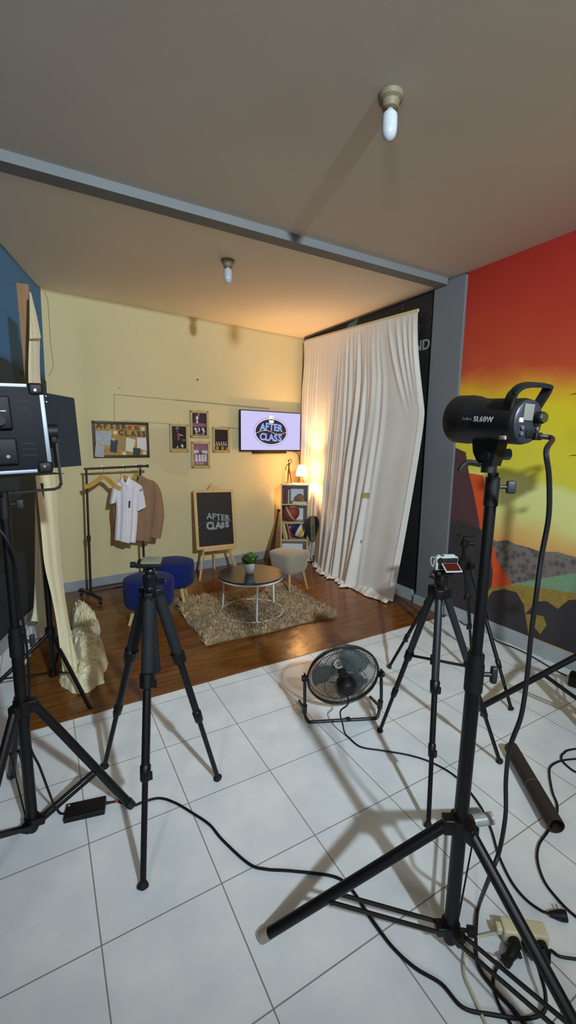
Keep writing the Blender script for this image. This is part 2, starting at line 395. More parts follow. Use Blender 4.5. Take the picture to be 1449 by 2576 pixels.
for a, b in (((3.190, 3.579, 2.938), (3.190, 3.538, 2.935)), ((3.190, 3.364, 2.922), (3.190, 3.360, 2.869)), ((3.190, 3.103, 2.789), (3.190, 3.055, 2.802)), ((3.190, 3.111, 2.774), (3.190, 3.109, 2.749)), ((3.190, 2.988, 2.779), (3.190, 2.983, 2.723)), ((3.190, 3.052, 2.641), (3.190, 2.987, 2.659)), ((3.190, 2.987, 2.659), (3.190, 2.985, 2.689)), ((3.190, 3.129, 2.690), (3.190, 3.125, 2.635)), ((3.190, 3.519, 2.904), (3.190, 3.417, 2.902))):
    rw.bar((3.187, a[1], a[2]), (3.187, b[1], b[2]), .004, .007)
rw.mi = 11
_m = Matrix.Translation((3.187, 3.080, 2.484)) @ Matrix(((0, 0, -1, 0), (-1, 0, 0, 0), (0, 1, 0, 0), (0, 0, 0, 1)))
rw.text('ND', .13, _m, .0008, .003)
# two small painted birds over the mural
rw.mi = 2
for q in ((3.190, 1.678, 1.920), (3.190, 1.637, 1.506)):
    rw.add([(3.187, q[1] + .03, q[2] - .004), (3.187, q[1] - .01, q[2] + .006), (3.187, q[1] - .05, q[2] + .004), (3.187, q[1] - .01, q[2])], [[0, 1, 2, 3]])
struct('wall_right', rw, [GREY, SKY, MROCK, MMAR, MLAVA, MSTONE, MGREEN, MGOLD, RB, TEALP, CHALKD, CHALK])
struct('trim_4', MB().box((3.18, 2.779, 1.49), (.03, .334, 2.95), .004), GREY)     # flat grey pillar strip in the right wall
# skirting
bb = MB(BWM); bb.box((1.65, -.006, .057), (3.2, .012, .105), .002)
struct('baseboard_back', bb, BASE)
br = MB(); br.box((3.183, -.3, .06), (.013, 5.8, .115), .002)
br.box((3.157, 2.78, .045), (.018, .36, .088), .002); br.box((3.18, 4.1, .06), (.018, 2.2, .115), .002)
struct('baseboard_right', br, mat('pale_grey_skirting', (176, 184, 186), .4, var=.12, vs=4))
bl = MB(); bl.add([lwp(-3.2, 0, .012), lwp(4.8, 0, .012), lwp(4.8, .11, .012), lwp(-3.2, .11, .012), lwp(-3.2, 0), lwp(4.8, 0), lwp(4.8, .11), lwp(-3.2, .11)],
                  [[0, 1, 2, 3], [3, 2, 6, 7], [0, 3, 7, 4], [1, 5, 6, 2], [0, 4, 5, 1]])
struct('baseboard_left', bl, BASE)

# two bare bulbs in ceiling holders
def bulb(x, y, zc, label):
    t = thing('ceiling_lamp', label, 'lamp', (x, y, zc), 'bare bulbs on the ceiling')
    obj('lamp_holder', MB().lathe([(.001, 0), (.052, 0), (.05, -.018), (.038, -.026), (.033, -.05), (.03, -.052), (.001, -.052)], (x, y, zc)), mat('aged_lamp_holder', (120, 110, 86), .6, var=.2), t)
    obj('bulb', MB().lathe([(.012, -.048), (.014, -.056), (.022, -.062), (.0305, -.072), (.032, -.085), (.0325, -.12), (.031, -.138), (.025, -.155), (.012, -.166), (.001, -.168)], (x, y, zc)), mat('unlit_bulb_glass', (178, 183, 187), .18, var=.03), t)
bulb(1.354, 1.56, 2.985, 'unlit white bulb in a ceiling holder on this side of the grey beam')
bulb(1.364, 3.371, 2.955, 'unlit white bulb in a ceiling holder beyond the grey beam, above the set')

# loose thin wires hanging in the far left corner
o = obj('hanging_wire', MB().tube(cat([(0.140, 4.859, 2.924), (0.161, 4.862, 2.858), (0.161, 4.862, 2.700), (0.161, 4.862, 2.450), (0.169, 4.863, 2.269), (0.123, 4.857, 2.169)]), .002, 6), mat('beige_wire', (140, 122, 98), .7), None)
tag(o, 'thin loose wire hanging down the cream wall in the far left corner', 'wire')
for nm, q, lab in (('wall_nail', (1.647, 5.027, 2.278), 'dark screw hole plug in the cream wall above the framed photos'), ('wall_nail', (0.769, 4.931, 2.112), 'tiny nail in the cream wall above the cork board')):
    o = obj(nm, MB().ball(q, .011 if 'plug' in lab else .005, 10, 6), mat('dark_plug', (88, 80, 84), .6)); tag(o, lab, 'nail')

# ------------------------------------------------------------------ camera and light
cam = bpy.data.objects.new('camera', bpy.data.cameras.new('camera')); COL.objects.link(cam)
Rm = Matrix([[0.868889, 0.067235, -0.49042], [-0.494843, 0.143528, -0.857047], [0.012766, 0.98736, 0.15798]])
cam.matrix_world = Matrix.Translation((0, 0, 1.5676)) @ Rm.to_4x4()
cam.data.sensor_fit = 'VERTICAL'; cam.data.sensor_height = 24; cam.data.lens = 1086.44 / 2576 * 24
cam.data.clip_start = .05; SC.camera = cam
w = bpy.data.worlds.new('world'); SC.world = w; w.use_nodes = True
w.node_tree.nodes['Background'].inputs[0].default_value = (.6, .7, .8, 1); w.node_tree.nodes['Background'].inputs[1].default_value = .1
def light(name, loc, e, col, r, typ='POINT'):
    l = bpy.data.lights.new(name, typ); l.energy = e; l.color = col; l.shadow_soft_size = r
    o = bpy.data.objects.new(name, l); COL.objects.link(o); o.location = loc; return o
key = light('room_lamp', (.6, -1.85, 2.9), 930, (.77, .91, 1.0), .07, 'SPOT')     # studio lamp behind the camera, aimed at the set
key.data.spot_size = math.radians(99); key.data.spot_blend = 1.0
key.rotation_euler = (V((1.8, 4.6, 2.0)) - key.location).to_track_quat('-Z', 'Y').to_euler()
k2 = light('side_fill', (-1.7, -1.6, 2.0), 170, (.95, .96, 1.0), .3, 'SPOT')     # added fill lightening the shadows, no real lamp; behind the camera on the left
k2.data.spot_size = math.radians(120); k2.data.spot_blend = 1.0
k2.rotation_euler = (V((3.0, 2.6, 1.4)) - k2.location).to_track_quat('-Z', 'Y').to_euler()
SC.view_settings.view_transform = 'Standard'; SC.view_settings.look = 'None'
SC.view_settings.exposure = 0; SC.view_settings.gamma = 1

# ------------------------------------------------------------------ tripods and light stands
def leg_dir(hub, foot):
    d = V(foot) - V(hub); d.z = 0; return d.normalized()
def tripod(name, label, hub, feet, r, clamps, hr=.035, group=None, spread=None, mats=(DGREY, BLK), twist=False):
    """hub: top of the legs; feet on the floor; r: radii of the leg sections; clamps: where the sections end (0..1)"""
    hub = V(hub); t = thing(name, label, 'tripod', (hub.x, hub.y, 0), group)
    for f in feet:
        f = V(f); d = leg_dir(hub, f); a = hub + d * hr; up = d
        mb = MB(); cuts = [0] + list(clamps) + [1]
        for i in range(len(cuts) - 1):
            p, q = a.lerp(f, cuts[i]), a.lerp(f, cuts[i + 1] + (.02 if i < len(cuts) - 2 else 0))
            mb.mi = 0 if i == 0 else 1
            mb.tube([p, q], r[i], 12)
        mb.mi = 1
        for i, c in enumerate(clamps):
            p, q = a.lerp(f, c - .035), a.lerp(f, c + .025)
            mb.tube([p, p.lerp(q, .1), p.lerp(q, .9), q], [r[i] * 1.02, r[i] * 1.28, r[i] * 1.2, r[i + 1] * 1.2], 12)
            m = p.lerp(q, .5); s = V((-d.y, d.x, 0)) * r[i] * 1.2
            mb.bar(m + s, m + s + V((0, 0, -.03)), .012, .008)
        o = obj('leg', mb, list(mats), t)
        obj('rubber_foot', MB().tube([a.lerp(f, .975), a.lerp(f, .99), f + V((0, 0, .004))], [r[-1] * 1.1, r[-1] * 1.9, r[-1] * 1.7], 10), RUB, o)
    mb = MB()
    mb.cyl(hub + V((0, 0, -.03)), hub + V((0, 0, .03)), hr * .8, 16)
    for f in feet:
        d = leg_dir(hub, f); mb.box(hub + d * hr, (.045, .034, .055), .006, Matrix.Rotation(math.atan2(d.y, d.x), 3, 'Z'))
    obj('shoulder', mb, BLK, t)
    if spread:
        z0, frac = spread; mb = MB()
        c = V((hub.x, hub.y, z0))
        for f in feet:
            a = hub + leg_dir(hub, f) * hr
            mb.tube([c, a.lerp(V(f), frac)], .007, 8)
        mb.cyl(c - V((0, 0, .02)), c + V((0, 0, .02)), .018, 12)
        obj('spreader', mb, BLK, t)
    return t

# camera tripod in front of the blue stools
HL = (.348, 1.712, .955)
t = tripod('camera_tripod', 'black camera tripod with empty plate on its head, in front of the blue stools', HL,
           [(.214, 1.375, 0), (.17, 2.063, 0), (.627, 1.725, 0)], (.0235, .0155, .011), (.31, .63), .032, 'camera tripods')
mb = MB(); mb.cyl((.362, 1.714, .63), (.352, 1.712, .96), .0155, 14); mb.lathe([(.001, 0), (.014, 0), (.0185, .008), (.0185, .02), (.0155, .022)], (.362, 1.714, .622))
obj('centre_column', mb, DGREY, t)
mb = MB(); c = V((.35, 1.712, .985))
mb.lathe([(.026, 0), (.028, .004), (.026, .012), (.03, .016), (.031, .05), (.028, .062), (.02, .066), (.021, .07), (.018, .082), (.01, .088), (.009, .1)], c, (0, 0, 1), 20)
mb.cyl(c + V((.03, -.02, .035)), c + V((.052, -.034, .035)), .012, 12)
obj('ball_head', mb, mat('black_gloss_metal', (20, 21, 24), .22), t)
R = Matrix.Rotation(math.radians(-24), 3, 'Z') @ Matrix.Rotation(math.radians(14), 3, 'X')
mb = MB(); mb.box(c + V((0, 0, .103)), (.1, .055, .014), .004, R); mb.cyl(c + V((-.052, .018, .1)), c + V((-.068, .025, .1)), .012, 12)
o = obj('head_clamp', mb, BLKM, t)
obj('camera_plate', MB().box(c + V((.008, 0, .114)), (.078, .05, .009), .003, R), mat('grey_cork_plate', (120, 116, 98), .7, var=.15), o)

# video tripod that carries the small white camera
HA = (1.545, 1.30, .90)
t = tripod('video_tripod', 'black video tripod with a spreader carrying the small white camera', HA,
           [(1.529, 1.621, 0), (1.294, 1.058, 0), (1.9, 1.149, 0)], (.0165, .0125, .0095), (.42, .69), .030, 'camera tripods', spread=(.57, .415), mats=(mat('dark_grey_tube', (34, 38, 42), .35), BLK))
mb = MB(); mb.cyl((1.548, 1.3, .55), (1.548, 1.3, .95), .013, 12); obj('centre_column', mb, BLK, t)
mb = MB(); mb.box((1.552, 1.297, .962), (.05, .045, .05), .008); mb.box((1.556, 1.294, .995), (.075, .06, .02), .005, Matrix.Rotation(-.5, 3, 'Z'))
mb.cyl((1.512, 1.327, .985), (1.53, 1.312, .975), .016, 12)
obj('tripod_head', mb, BLKM, t)
# the camera: white body seen from behind, flip screen folded out downwards
SIL = mat('silver_white_camera_shell', (168, 174, 174), .4, var=.05)
cz = Matrix.Translation((1.566, 1.288, 1.006)) @ Matrix.Rotation(math.radians(-22), 4, 'Z')
t = thing('compact_camera', 'small white camera with a dark red flip-out screen on the video tripod', 'camera', (1.566, 1.288, 1.006))
mb = MB(cz); mb.box((0, .006, .033), (.106, .03, .062), .006); mb.box((.012, .006, .066), (.055, .024, .012), .004); mb.cyl((-.036, .006, .064), (-.036, .006, .071), .009, 14)
o = obj('camera_body', mb, SIL, t)
obj('back_panel', MB(cz).box((.002, -.011, .034), (.09, .005, .05), .002), BLKM, t)
mb = MB(cz); mb.cyl((-.01, .02, .034), (-.01, .05, .034), .026, 20); obj('lens', mb, BLKM, t)
mb = MB(cz); mb.cyl((-.036, -.0135, .05), (-.036, -.016, .05), .013, 16); obj('control_dial', mb, BLKM, t)
Rs = Matrix.Rotation(math.radians(-52), 4, 'X')
M2 = cz @ Matrix.Translation((.006, -.016, .036)) @ Matrix.Rotation(math.radians(28), 4, 'X')
mb = MB(M2); mb.box((0, -.028, .0), (.078, .056, .006), .002); o = obj('flip_screen', mb, SIL, t)
obj('screen_glass', MB(M2).box((0, -.027, .0036), (.066, .046, .0014)), mat('dark_red_screen', (72, 18, 10), .15), o)
obj('wrist_strap', MB(cz).tube(cat([(-.053, .01, .055), (-.072, .0, .064), (-.078, -.006, .045), (-.066, -.004, .02), (-.054, .006, .05)]), .0024, 6), mat('pale_clear_strap', (150, 150, 146), .4), t)

# tripod standing behind it, near the mural
HB = (2.395, 1.845, .79)
t = tripod('camera_tripod', 'dark tripod with a bare head standing behind the white camera, by the mural', HB,
           [(2.05, 2.115, 0), (2.357, 1.386, 0), (2.79, 2.0, 0)], (.0165, .0125, .010), (.36, .70), .075, 'camera tripods')
mb = MB(); mb.cyl((2.4, 1.84, .72), (2.4, 1.84, .90), .014, 12); obj('centre_column', mb, BLK, t)
mb = MB(); c = V((2.4, 1.84, .9)); mb.lathe([(.02, 0), (.026, .01), (.027, .045), (.015, .055), (.012, .075)], c, seg=16); mb.box(c + V((.005, 0, .083)), (.11, .06, .012), .003, Matrix.Rotation(-.4, 3, 'Z')); mb.cyl(c + V((.02, -.02, .03)), c + V((.042, -.045, .03)), .013, 12)
o = obj('tripod_head', mb, BLKM, t)
obj('pan_handle', MB().tube([c + V((-.02, .0, .0)), c + V((-.1, .02, -.06)), c + V((-.15, .03, -.1))], [.006, .006, .011], 10), BLK, t)

# tall light stands: column, collars, three legs with double braces
def light_stand(label, c, feet, hz, base, sections, top, lean=(0, 0), knobs=(), lr=.0165, brace=.62, group='black light stands', clear_tip=False):
    c = V(c); t = thing('light_stand', label, 'light stand', (c.x, c.y, 0), group)
    ax = lambda z: V((c.x + lean[0] * z, c.y + lean[1] * z, z))
    for k, (z0, z1, r) in enumerate(sections):
        mb = MB(); mb.cyl(ax(z0), ax(z1), r, 20)
        if k == 0: mb.ball(ax(z0), r * .98, 16, 8)
        obj('column', mb, BLK, t)
        if k:
            mb = MB(); r0 = sections[k - 1][2]
            mb.cyl(ax(z0 - .05), ax(z0 + .03), r0 * 1.22, 20); mb.cyl(ax(z0 + .03), ax(z0 + .06), r0 * 1.1, 20)
            o = obj('collar', mb, BLKM, t)
            kd = V(knobs[k - 1]).normalized(); p = ax(z0) + kd * r0 * 1.1
            mb = MB(); mb.cyl(p, p + kd * .022, .007, 10); mb.box(p + kd * .03, (.018, .018, .05), .006, Matrix.Rotation(math.atan2(kd.y, kd.x), 3, 'Z'))
            obj('clamp_knob', mb, mat('dark_grey_knob', (28, 30, 36), .5), o)
    h = ax(hz); mb = MB(); mb.cyl(h - V((0, 0, .028)), h + V((0, 0, .028)), sections[0][2] * 1.45, 20)
    bs = ax(base); mb2 = MB(); mb2.cyl(bs - V((0, 0, .02)), bs + V((0, 0, .022)), sections[0][2] * 1.35, 20)
    for f in feet:
        f = V(f); d = (f - h); d.z = 0; d.normalize(); a = h + d * sections[0][2] * 2.0
        mb.box(h + d * sections[0][2] * 1.6, (.04, .036, .05), .005, Matrix.Rotation(math.atan2(d.y, d.x), 3, 'Z'))
        m = MB(); m.tube([a, f + V((0, 0, lr * .7))], lr, 14); leg = obj('leg', m, BLK, t)
        b = a.lerp(f, brace); s = V((-d.y, d.x, 0)) * .016; b0 = bs + d * sections[0][2] * 1.5
        m = MB(); m.bar(b0 + s, b + s, .005, .013); m.bar(b0 - s, b - s, .005, .013); m.cyl(b - s * 1.3, b + s * 1.3, .006, 10)
        mb2.box(b0, (.03, .036, .03), .004, Matrix.Rotation(math.atan2(d.y, d.x), 3, 'Z'))
        obj('brace', m, BLK, t)
        e = (f - a).normalized()
        obj('foot_cap', MB().tube([f + V((0, 0, lr * .8)) - e * .02, f + V((0, 0, lr * .8)) + e * .012], lr * 1.12, 14), mat('foot_cap_plastic', (150, 142, 130) if clear_tip else (22, 22, 22), .5), leg)
    o = obj('leg_hub', mb, BLK, t)
    if clear_tip:
        obj('hub_knob', MB().cyl(h + V((.03, -.02, .015)), h + V((.085, -.045, .02)), .017, 14), mat('clear_knob', (150, 152, 150), .3, var=.1), o)
    o = obj('base_collar', mb2, BLK, t)
    if clear_tip:
        kd = V((.78, -.6, 0)); p = bs + kd * .03
        mb = MB(); mb.cyl(p, p + kd * .025, .006, 10); mb.cyl(p + kd * .022, p + kd * .045, .015, 12); obj('base_knob', mb, mat('dark_grey_knob', (28, 30, 36), .5), o)
    # top socket
    z = top; mb = MB(); mb.cyl(ax(z - .075), ax(z), sections[-1][2] * 1.22, 18); mb.cyl(ax(z), ax(z + .012), sections[-1][2] * .9, 16)
    o = obj('top_socket', mb, BLKM, t)
    kd = V(knobs[-1]).normalized(); p = ax(z - .025) + kd * sections[-1][2] * 1.2
    mb = MB(); mb.cyl(p, p + kd * .018, .005, 10); mb.box(p + kd * .03, (.024, .014, .034), .005, Matrix.Rotation(math.atan2(kd.y, kd.x), 3, 'Z'))
    obj('socket_knob', mb, mat('dark_grey_knob', (28, 30, 36), .5), o)
    return t, ax
RT = (.82, -.57, 0)
light_stand('tall black light stand in the right foreground carrying the cylindrical studio light', (1.016, .72, 0),
            [(.52, 1.025, 0), (1.03, .145, 0), (1.53, 1.0, 0)], .445, .075, [(.04, .93, .0205), (.93, 1.45, .0150)], 1.485, (.0105, 0), (RT, RT), clear_tip=True)
light_stand('black light stand at the left edge holding the square light panel', (-.125, 1.81, 0),
            [(.239, 1.76, 0), (-.217, 2.20, 0), (-.33, 1.53, 0)], .56, .06, [(.03, .82, .0205), (.82, 1.345, .0155)], 1.365, (.003, 0), ((1, -.2, 0), (1, -.2, 0)), lr=.0165)
light_stand('black light stand at the right edge, one leg crossing in front of the mural', (2.54, 1.08, 0),
            [(2.169, 1.484, 0), (3.08, 1.21, 0), (2.38, .55, 0)], .46, .17, [(.04, .9, .0205), (.9, 1.5, .0155)], 1.535, (0, 0), (RT, RT), brace=.36)

# thin stand that holds up the muslin backdrop
t = thing('backdrop_stand', 'thin black tripod stand behind the hanging cream muslin on the left', 'light stand', (-.02, 3.07, 0))
mb = MB(); mb.cyl((-.02, 3.07, 0.02), (-.012, 3.08, 1.0), .0165, 14); mb.cyl((-.012, 3.08, 1.0), (-.005, 3.09, 1.3), .0125, 14); obj('column', mb, BLK, t)
hb = V((-.018, 3.07, .33)); mb = MB(); mb.cyl(hb - V((0, 0, .03)), hb + V((0, 0, .03)), .03, 14); obj('leg_hub', mb, BLK, t); obj('base_collar', MB().cyl((-.02, 3.07, .03), (-.02, 3.07, .07), .026, 14), BLK, t)
for f in ((.159, 2.592, 0), (-.50, 2.80, 0), (.1, 3.5, 0)):
    f = V(f); obj('leg', MB().tube([hb, f + V((0, 0, .008))], .012, 10), BLK, t)
    obj('brace', MB().bar((-.02, 3.07, .05), hb.lerp(f, .55), .012, .006), BLK, t)

# ------------------------------------------------------------------ cylindrical studio light
BB = mat('black_lamp_body', (17, 16, 17), .42, var=.1, bump=.06, bs=300)
LTXT = mat('grey_white_print', (186, 188, 186), .6)
# local frame: +x = right of the lamp seen from behind, +y = beam direction, z up
SM = Matrix.Translation((1.033, .735, 1.632)) @ Matrix.Rotation(math.radians(-3), 4, 'Z') @ Matrix.Rotation(math.radians(4), 4, 'X') @ Matrix.Scale(.925, 4)
t = thing('studio_light', 'black cylindrical studio light with white lettering on the tall foreground stand', 'studio light', (1.03, .72, 1.497))
ay = (SM.to_3x3() @ V((0, 1, 0)))
mb = MB(SM); mb.lathe([(.001, -.105), (.052, -.105), (.058, -.1), (.0605, -.09), (.0605, .02), (.062, .035), (.068, .055), (.0705, .075), (.0705, .118), (.068, .122), (.055, .122), (.05, .11), (.001, .11)], (0, 0, 0), (0, 1, 0), 48)
body = obj('lamp_body', mb, BB, t)
# lettering wraps the side that faces the room on the left
def wrap_text(body_s, size, y, ang, r, off):
    """letters laid on the cylinder side: local text x runs along -y (reads from front end to rear)"""
    tmp = MB(); tmp.text(body_s, size, Matrix.Identity(4), .0004, off, space=1.12)
    mb = MB(SM)
    vs = []
    for p in tmp.v:
        a = ang + p.y / r
        vs.append(V((-math.cos(a) * (r + .0006 + p.z), y - p.x, math.sin(a) * (r + .0006 + p.z))))
    mb.add(vs, tmp.f); return mb
mb = wrap_text('SL60W', .0195, -.016, .02, .0606, .0004); obj('model_lettering', mb, LTXT, body)
mb = wrap_text('Godox', .0115, .036, .02, .0655, .0001); obj('maker_lettering', mb, mat('dim_grey_print', (120, 120, 120), .6), body)
# rear control panel
PAN = mat('dark_grey_panel', (38, 42, 49), .4, var=.1)
mb = MB(SM); mb.lathe([(.001, -.111), (.05, -.111), (.056, -.107), (.0575, -.1)], (0, 0, 0), (0, 1, 0), 40)
pan = obj('control_panel', mb, PAN, t)
obj('display', MB(SM).box((-.012, -.1125, .024), (.038, .003, .042), .001), mat('grey_display', (112, 112, 106), .25), pan)
mb = MB(SM); mb.cyl((.026, -.11, .012), (.026, -.128, .012), .0155, 24); mb.mi = 1; mb.cyl((.026, -.128, .012), (.026, -.134, .012), .0125, 24); obj('dial_knob', mb, [BLKM, CHROME], pan)
mb = MB(SM); mb.box((-.036, -.112, .004), (.016, .002, .011)); obj('sticker', mb, PAPERW, pan)
for x, z in ((-.03, -.015), (-.03, -.03), (.03, -.016)): obj('button', MB(SM).cyl((x, -.11, z), (x, -.116, z), .0055, 14), mat('grey_button', (84, 84, 88), .4), pan)
obj('power_switch', MB(SM).box((.004, -.113, -.03), (.026, .006, .019), .002), BLKM, pan)
obj('power_inlet', MB(SM).box((.032, -.116, -.036), (.026, .014, .02), .003), BLKM, pan)
# carrying handle across the rear top
mb = MB(SM)
hp = cat([(-.05, -.078, .03), (-.052, -.085, .06), (-.04, -.094, .083), (-.015, -.102, .092), (.03, -.106, .094), (.052, -.108, .093), (.058, -.104, .082), (.05, -.094, .05), (.046, -.086, .03)], 6)
rows = []
for p in hp:
    q = V((0, .3, .1)); rows.append(p)
for a, b in zip(rows[:-1], rows[1:]):
    mb.bar(a, b + (b - a) * .15, .024, .010, up=(0, -.25, 1) if abs((b - a).normalized().z) < .9 else (1, 0, 0))
obj('handle', mb, mat('black_handle_grip', (24, 25, 27), .55, spec=.3), t)
# yoke under the body, tilt lever and spigot
mb = MB()
a0 = V((1.03, .735, 1.585))
mb.prism([V((1.03 + x, .735 + y, z)) for x, y, z in ((-.02, .044, 1.60), (-.02, -.04, 1.60), (-.02, -.032, 1.555), (-.02, -.022, 1.515), (-.02, .016, 1.515), (-.02, .036, 1.55))], (.04, 0, 0))
mb.cyl((1.03, .733, 1.497), (1.03, .733, 1.535), .02, 20)
mb.cyl((1.0, .733, 1.545), (1.062, .733, 1.545), .017, 18)
yo = obj('tilt_bracket', mb, BB, t)
mb = MB(); mb.cyl((1.062, .728, 1.545), (1.085, .715, 1.545), .015, 16); obj('tilt_knob', mb, mat('dark_grey_knob', (58, 62, 70), .5), yo)
mb = MB(); mb.tube(cat([(1.012, .745, 1.518), (.99, .765, 1.522), (.972, .77, 1.51), (.966, .772, 1.498)]), [.008] * 25, 8); obj('tilt_lever', mb, BB, yo)
obj('clamp_clip', MB(SM).box((-.047, -.075, -.043), (.008, .02, .012), .003), mat('pale_label', (150, 140, 120), .5), body)
# the same kind of light on the stand just outside the right edge: only its shadow on the mural is seen
def copy_tree(o, parent=None):
    c = o.copy(); COL.objects.link(c); c.parent = parent
    for ch in list(o.children): copy_tree(ch, c)
    return c
t2 = copy_tree(t); t2.location = (2.54, 1.085, 1.55)
tag(t2, 'second cylindrical studio light, outside the right edge, casting its shadow on the mural', 'studio light')
CB = mat('studio_light_cable', (24, 23, 26), .42)
# its mains lead hangs in a long curve and then runs over the floor
pts = [SM @ V((.032, -.122, -.036)), SM @ V((.045, -.15, -.04)), (0.982, 0.560, 1.557), (1.004, 0.560, 1.498), (1.038, 0.570, 1.403), (1.044, 0.580, 1.302), (1.040, 0.580, 1.202), (1.054, 0.590, 1.091), (1.074, 0.600, 0.971), (1.066, 0.600, 0.859), (1.047, 0.610, 0.766), (1.061, 0.620, 0.656), (1.077, 0.620, 0.535), (1.082, 0.630, 0.406), (1.064, 0.640, 0.318), (1.194, 0.747, 0.010), (1.110, 0.693, 0.007), (1.053, 0.640, 0.007), (1.044, 0.578, 0.007), (1.049, 0.515, 0.007), (1.037, 0.457, 0.007)]
o = obj('power_cable', MB().tube(cab(pts, 6), .0062, 8), CB); tag(o, 'thick black cable hanging from the rear of the cylindrical studio light to the floor', 'cable')

# ------------------------------------------------------------------ square light panel on the left stand
PB = mat('panel_dark_shell', (17, 21, 27), .6, spec=.2, var=.15, vs=8, bump=.05, bs=120)
t = thing('square_studio_light', 'square studio light panel with silver rim and open barn door at the left edge', 'light panel', (-.13, 1.8, 1.40))
LM = Matrix.Translation((-.155, 1.805, 1.5985)) @ Matrix.Rotation(math.radians(3), 4, 'Z') @ Matrix.Rotation(math.radians(-2.5), 4, 'Y')
W2, H2 = .182, .152
body = obj('panel_back', MB(LM).box((0, .0, 0), (2 * W2 - .012, .05, 2 * H2 - .012), .002), PB, t)
mb = MB(LM)
for z in (-1, 1): mb.box((0, .004, z * (H2 - .005)), (2 * W2 - .09, .062, .012), .001)
mb.box((W2 - .005, .004, 0), (.012, .062, 2 * H2 - .06), .001); mb.box((-W2 + .005, .004, 0), (.012, .062, 2 * H2 - .06), .001)
for k in (1, 2, 3): mb.box((W2 + .0015, -.028 + k * .014, 0), (.003, .003, 2 * H2 - .06))
obj('rim', mb, ALU, t)
for x in (-1, 1):
    for z in (-1, 1):
        mb = MB(LM); mb.box((x * (W2 - .019), .003, z * (H2 - .016)), (.048, .07, .042), .010)
        o = obj('corner_cap', mb, BLKM, t)
        obj('screw', MB(LM).cyl((x * (W2 - .022), -.03, z * (H2 - .02)), (x * (W2 - .022), -.036, z * (H2 - .02)), .0045, 12), CHROME, o)
DOOR = mat('barn_door_sheet', (36, 43, 49), .6, spec=.25, var=.08)
mb = MB(LM); mb.prism([(W2 + .006, .036, .131), (W2 + .118, .155, .123), (W2 + .121, .158, .119), (W2 + .121, .158, -.148), (W2 + .006, .036, -.144)], (.0015, -.0014, 0)); d1 = obj('barn_door', mb, DOOR, t)
for z in (.118, .098): obj('rivet', MB(LM).box((W2 + .014, .042, z), (.008, .006, .006), .002), CHROME, d1)
mb = MB(LM); mb.prism([(-W2, .036, -H2 - .004), (W2 - .01, .036, -H2 - .004), (W2 + .06, .19, -H2 - .026), (-W2 - .03, .19, -H2 - .026)], (0, 0, -.0015)); obj('barn_door', mb, BLKM, t)
mb = MB(LM); mb.prism([(-W2, .036, H2 + .004), (W2 - .01, .036, H2 + .004), (W2 - .04, .15, H2 + .0), (-W2 + .02, .15, H2 + .0)], (0, 0, .0015)); obj('barn_door', mb, DOOR, t)
# control pod and battery plate on the back
mb = MB(LM); mb.box((.018, -.034, .055), (.125, .022, .11), .006); o = obj('control_pod', mb, mat('control_pod_plastic', (15, 18, 23), .55, spec=.25), body)
for x, z, r in ((.044, .028, .017), (.03, .085, .010)): obj('knob', MB(LM).cyl((x, -.045, z), (x, -.06, z), r, 20), BLKM, o)
obj('button', MB(LM).box((.058, -.0465, .06), (.016, .004, .004), .001), mat('white_mark', (190, 196, 200), .5), o)
mb = MB(LM); mb.box((.035, -.032, -.075), (.1, .02, .09), .006); o = obj('battery_plate', mb, mat('control_pod_plastic', (15, 18, 23), .55, spec=.25), body)
obj('socket', MB(LM).cyl((.055, -.042, -.092), (.055, -.046, -.092), .006, 14), CHROME, o)
mb = MB(LM); mb.ring((.122, -.0262, .0), .022, .0012, (0, 1, 0), 40, 6)
for z in (.095, .07, -.05, -.07, -.09): mb.box((.12, -.0262, z), (.035 if z > 0 else .045, .001, .0022))
obj('print', mb, mat('panel_faint_print', (9, 11, 14), .6), body)
mb = MB(LM)
mb.cyl((W2 + .004, .002, -.01), (W2 + .034, .002, -.01), .027, 20); mb.box((W2 + .02, .002, -.036), (.02, .035, .03), .004)
obj('tilt_knob', mb, BLKM, t)
mb = MB(LM); yk = [(W2 + .027, .002, -.03), (W2 + .027, .002, -.2), (W2 + .02, .002, -.214), (W2 + .004, .002, -.22), (-W2 - .004, .002, -.22), (-W2 - .02, .002, -.214), (-W2 - .027, .002, -.2), (-W2 - .027, .002, -.03)]
for a, b in zip(yk[:-1], yk[1:]): mb.bar(a, V(b) + (V(b) - V(a)).normalized() * .004, .022, .008, up=(0, 0, 1) if abs(a[0] - b[0]) > .03 else (1, 0, 0))
mb.cyl((.028, .002, -.235), (.028, .002, -.215), .016, 16)
obj('yoke', mb, BLK, t)
pts = [(-.2, 1.76, 1.36), (-.11, 1.745, 1.2), (-.1, 1.79, 1.0), (-.09, 1.80, .7), (-0.110, 1.800, 0.423), (-0.083, 1.800, 0.292), (-0.060, 1.800, 0.176), (-0.043, 1.894, 0.008), (-0.026, 1.855, 0.012), (-0.010, 1.841, 0.014)]
o = obj('power_cable', MB().tube(cab(pts, 6), .0045, 8), CABLE); tag(o, 'thin black cable running down the left light stand to the flat power adapter', 'cable')
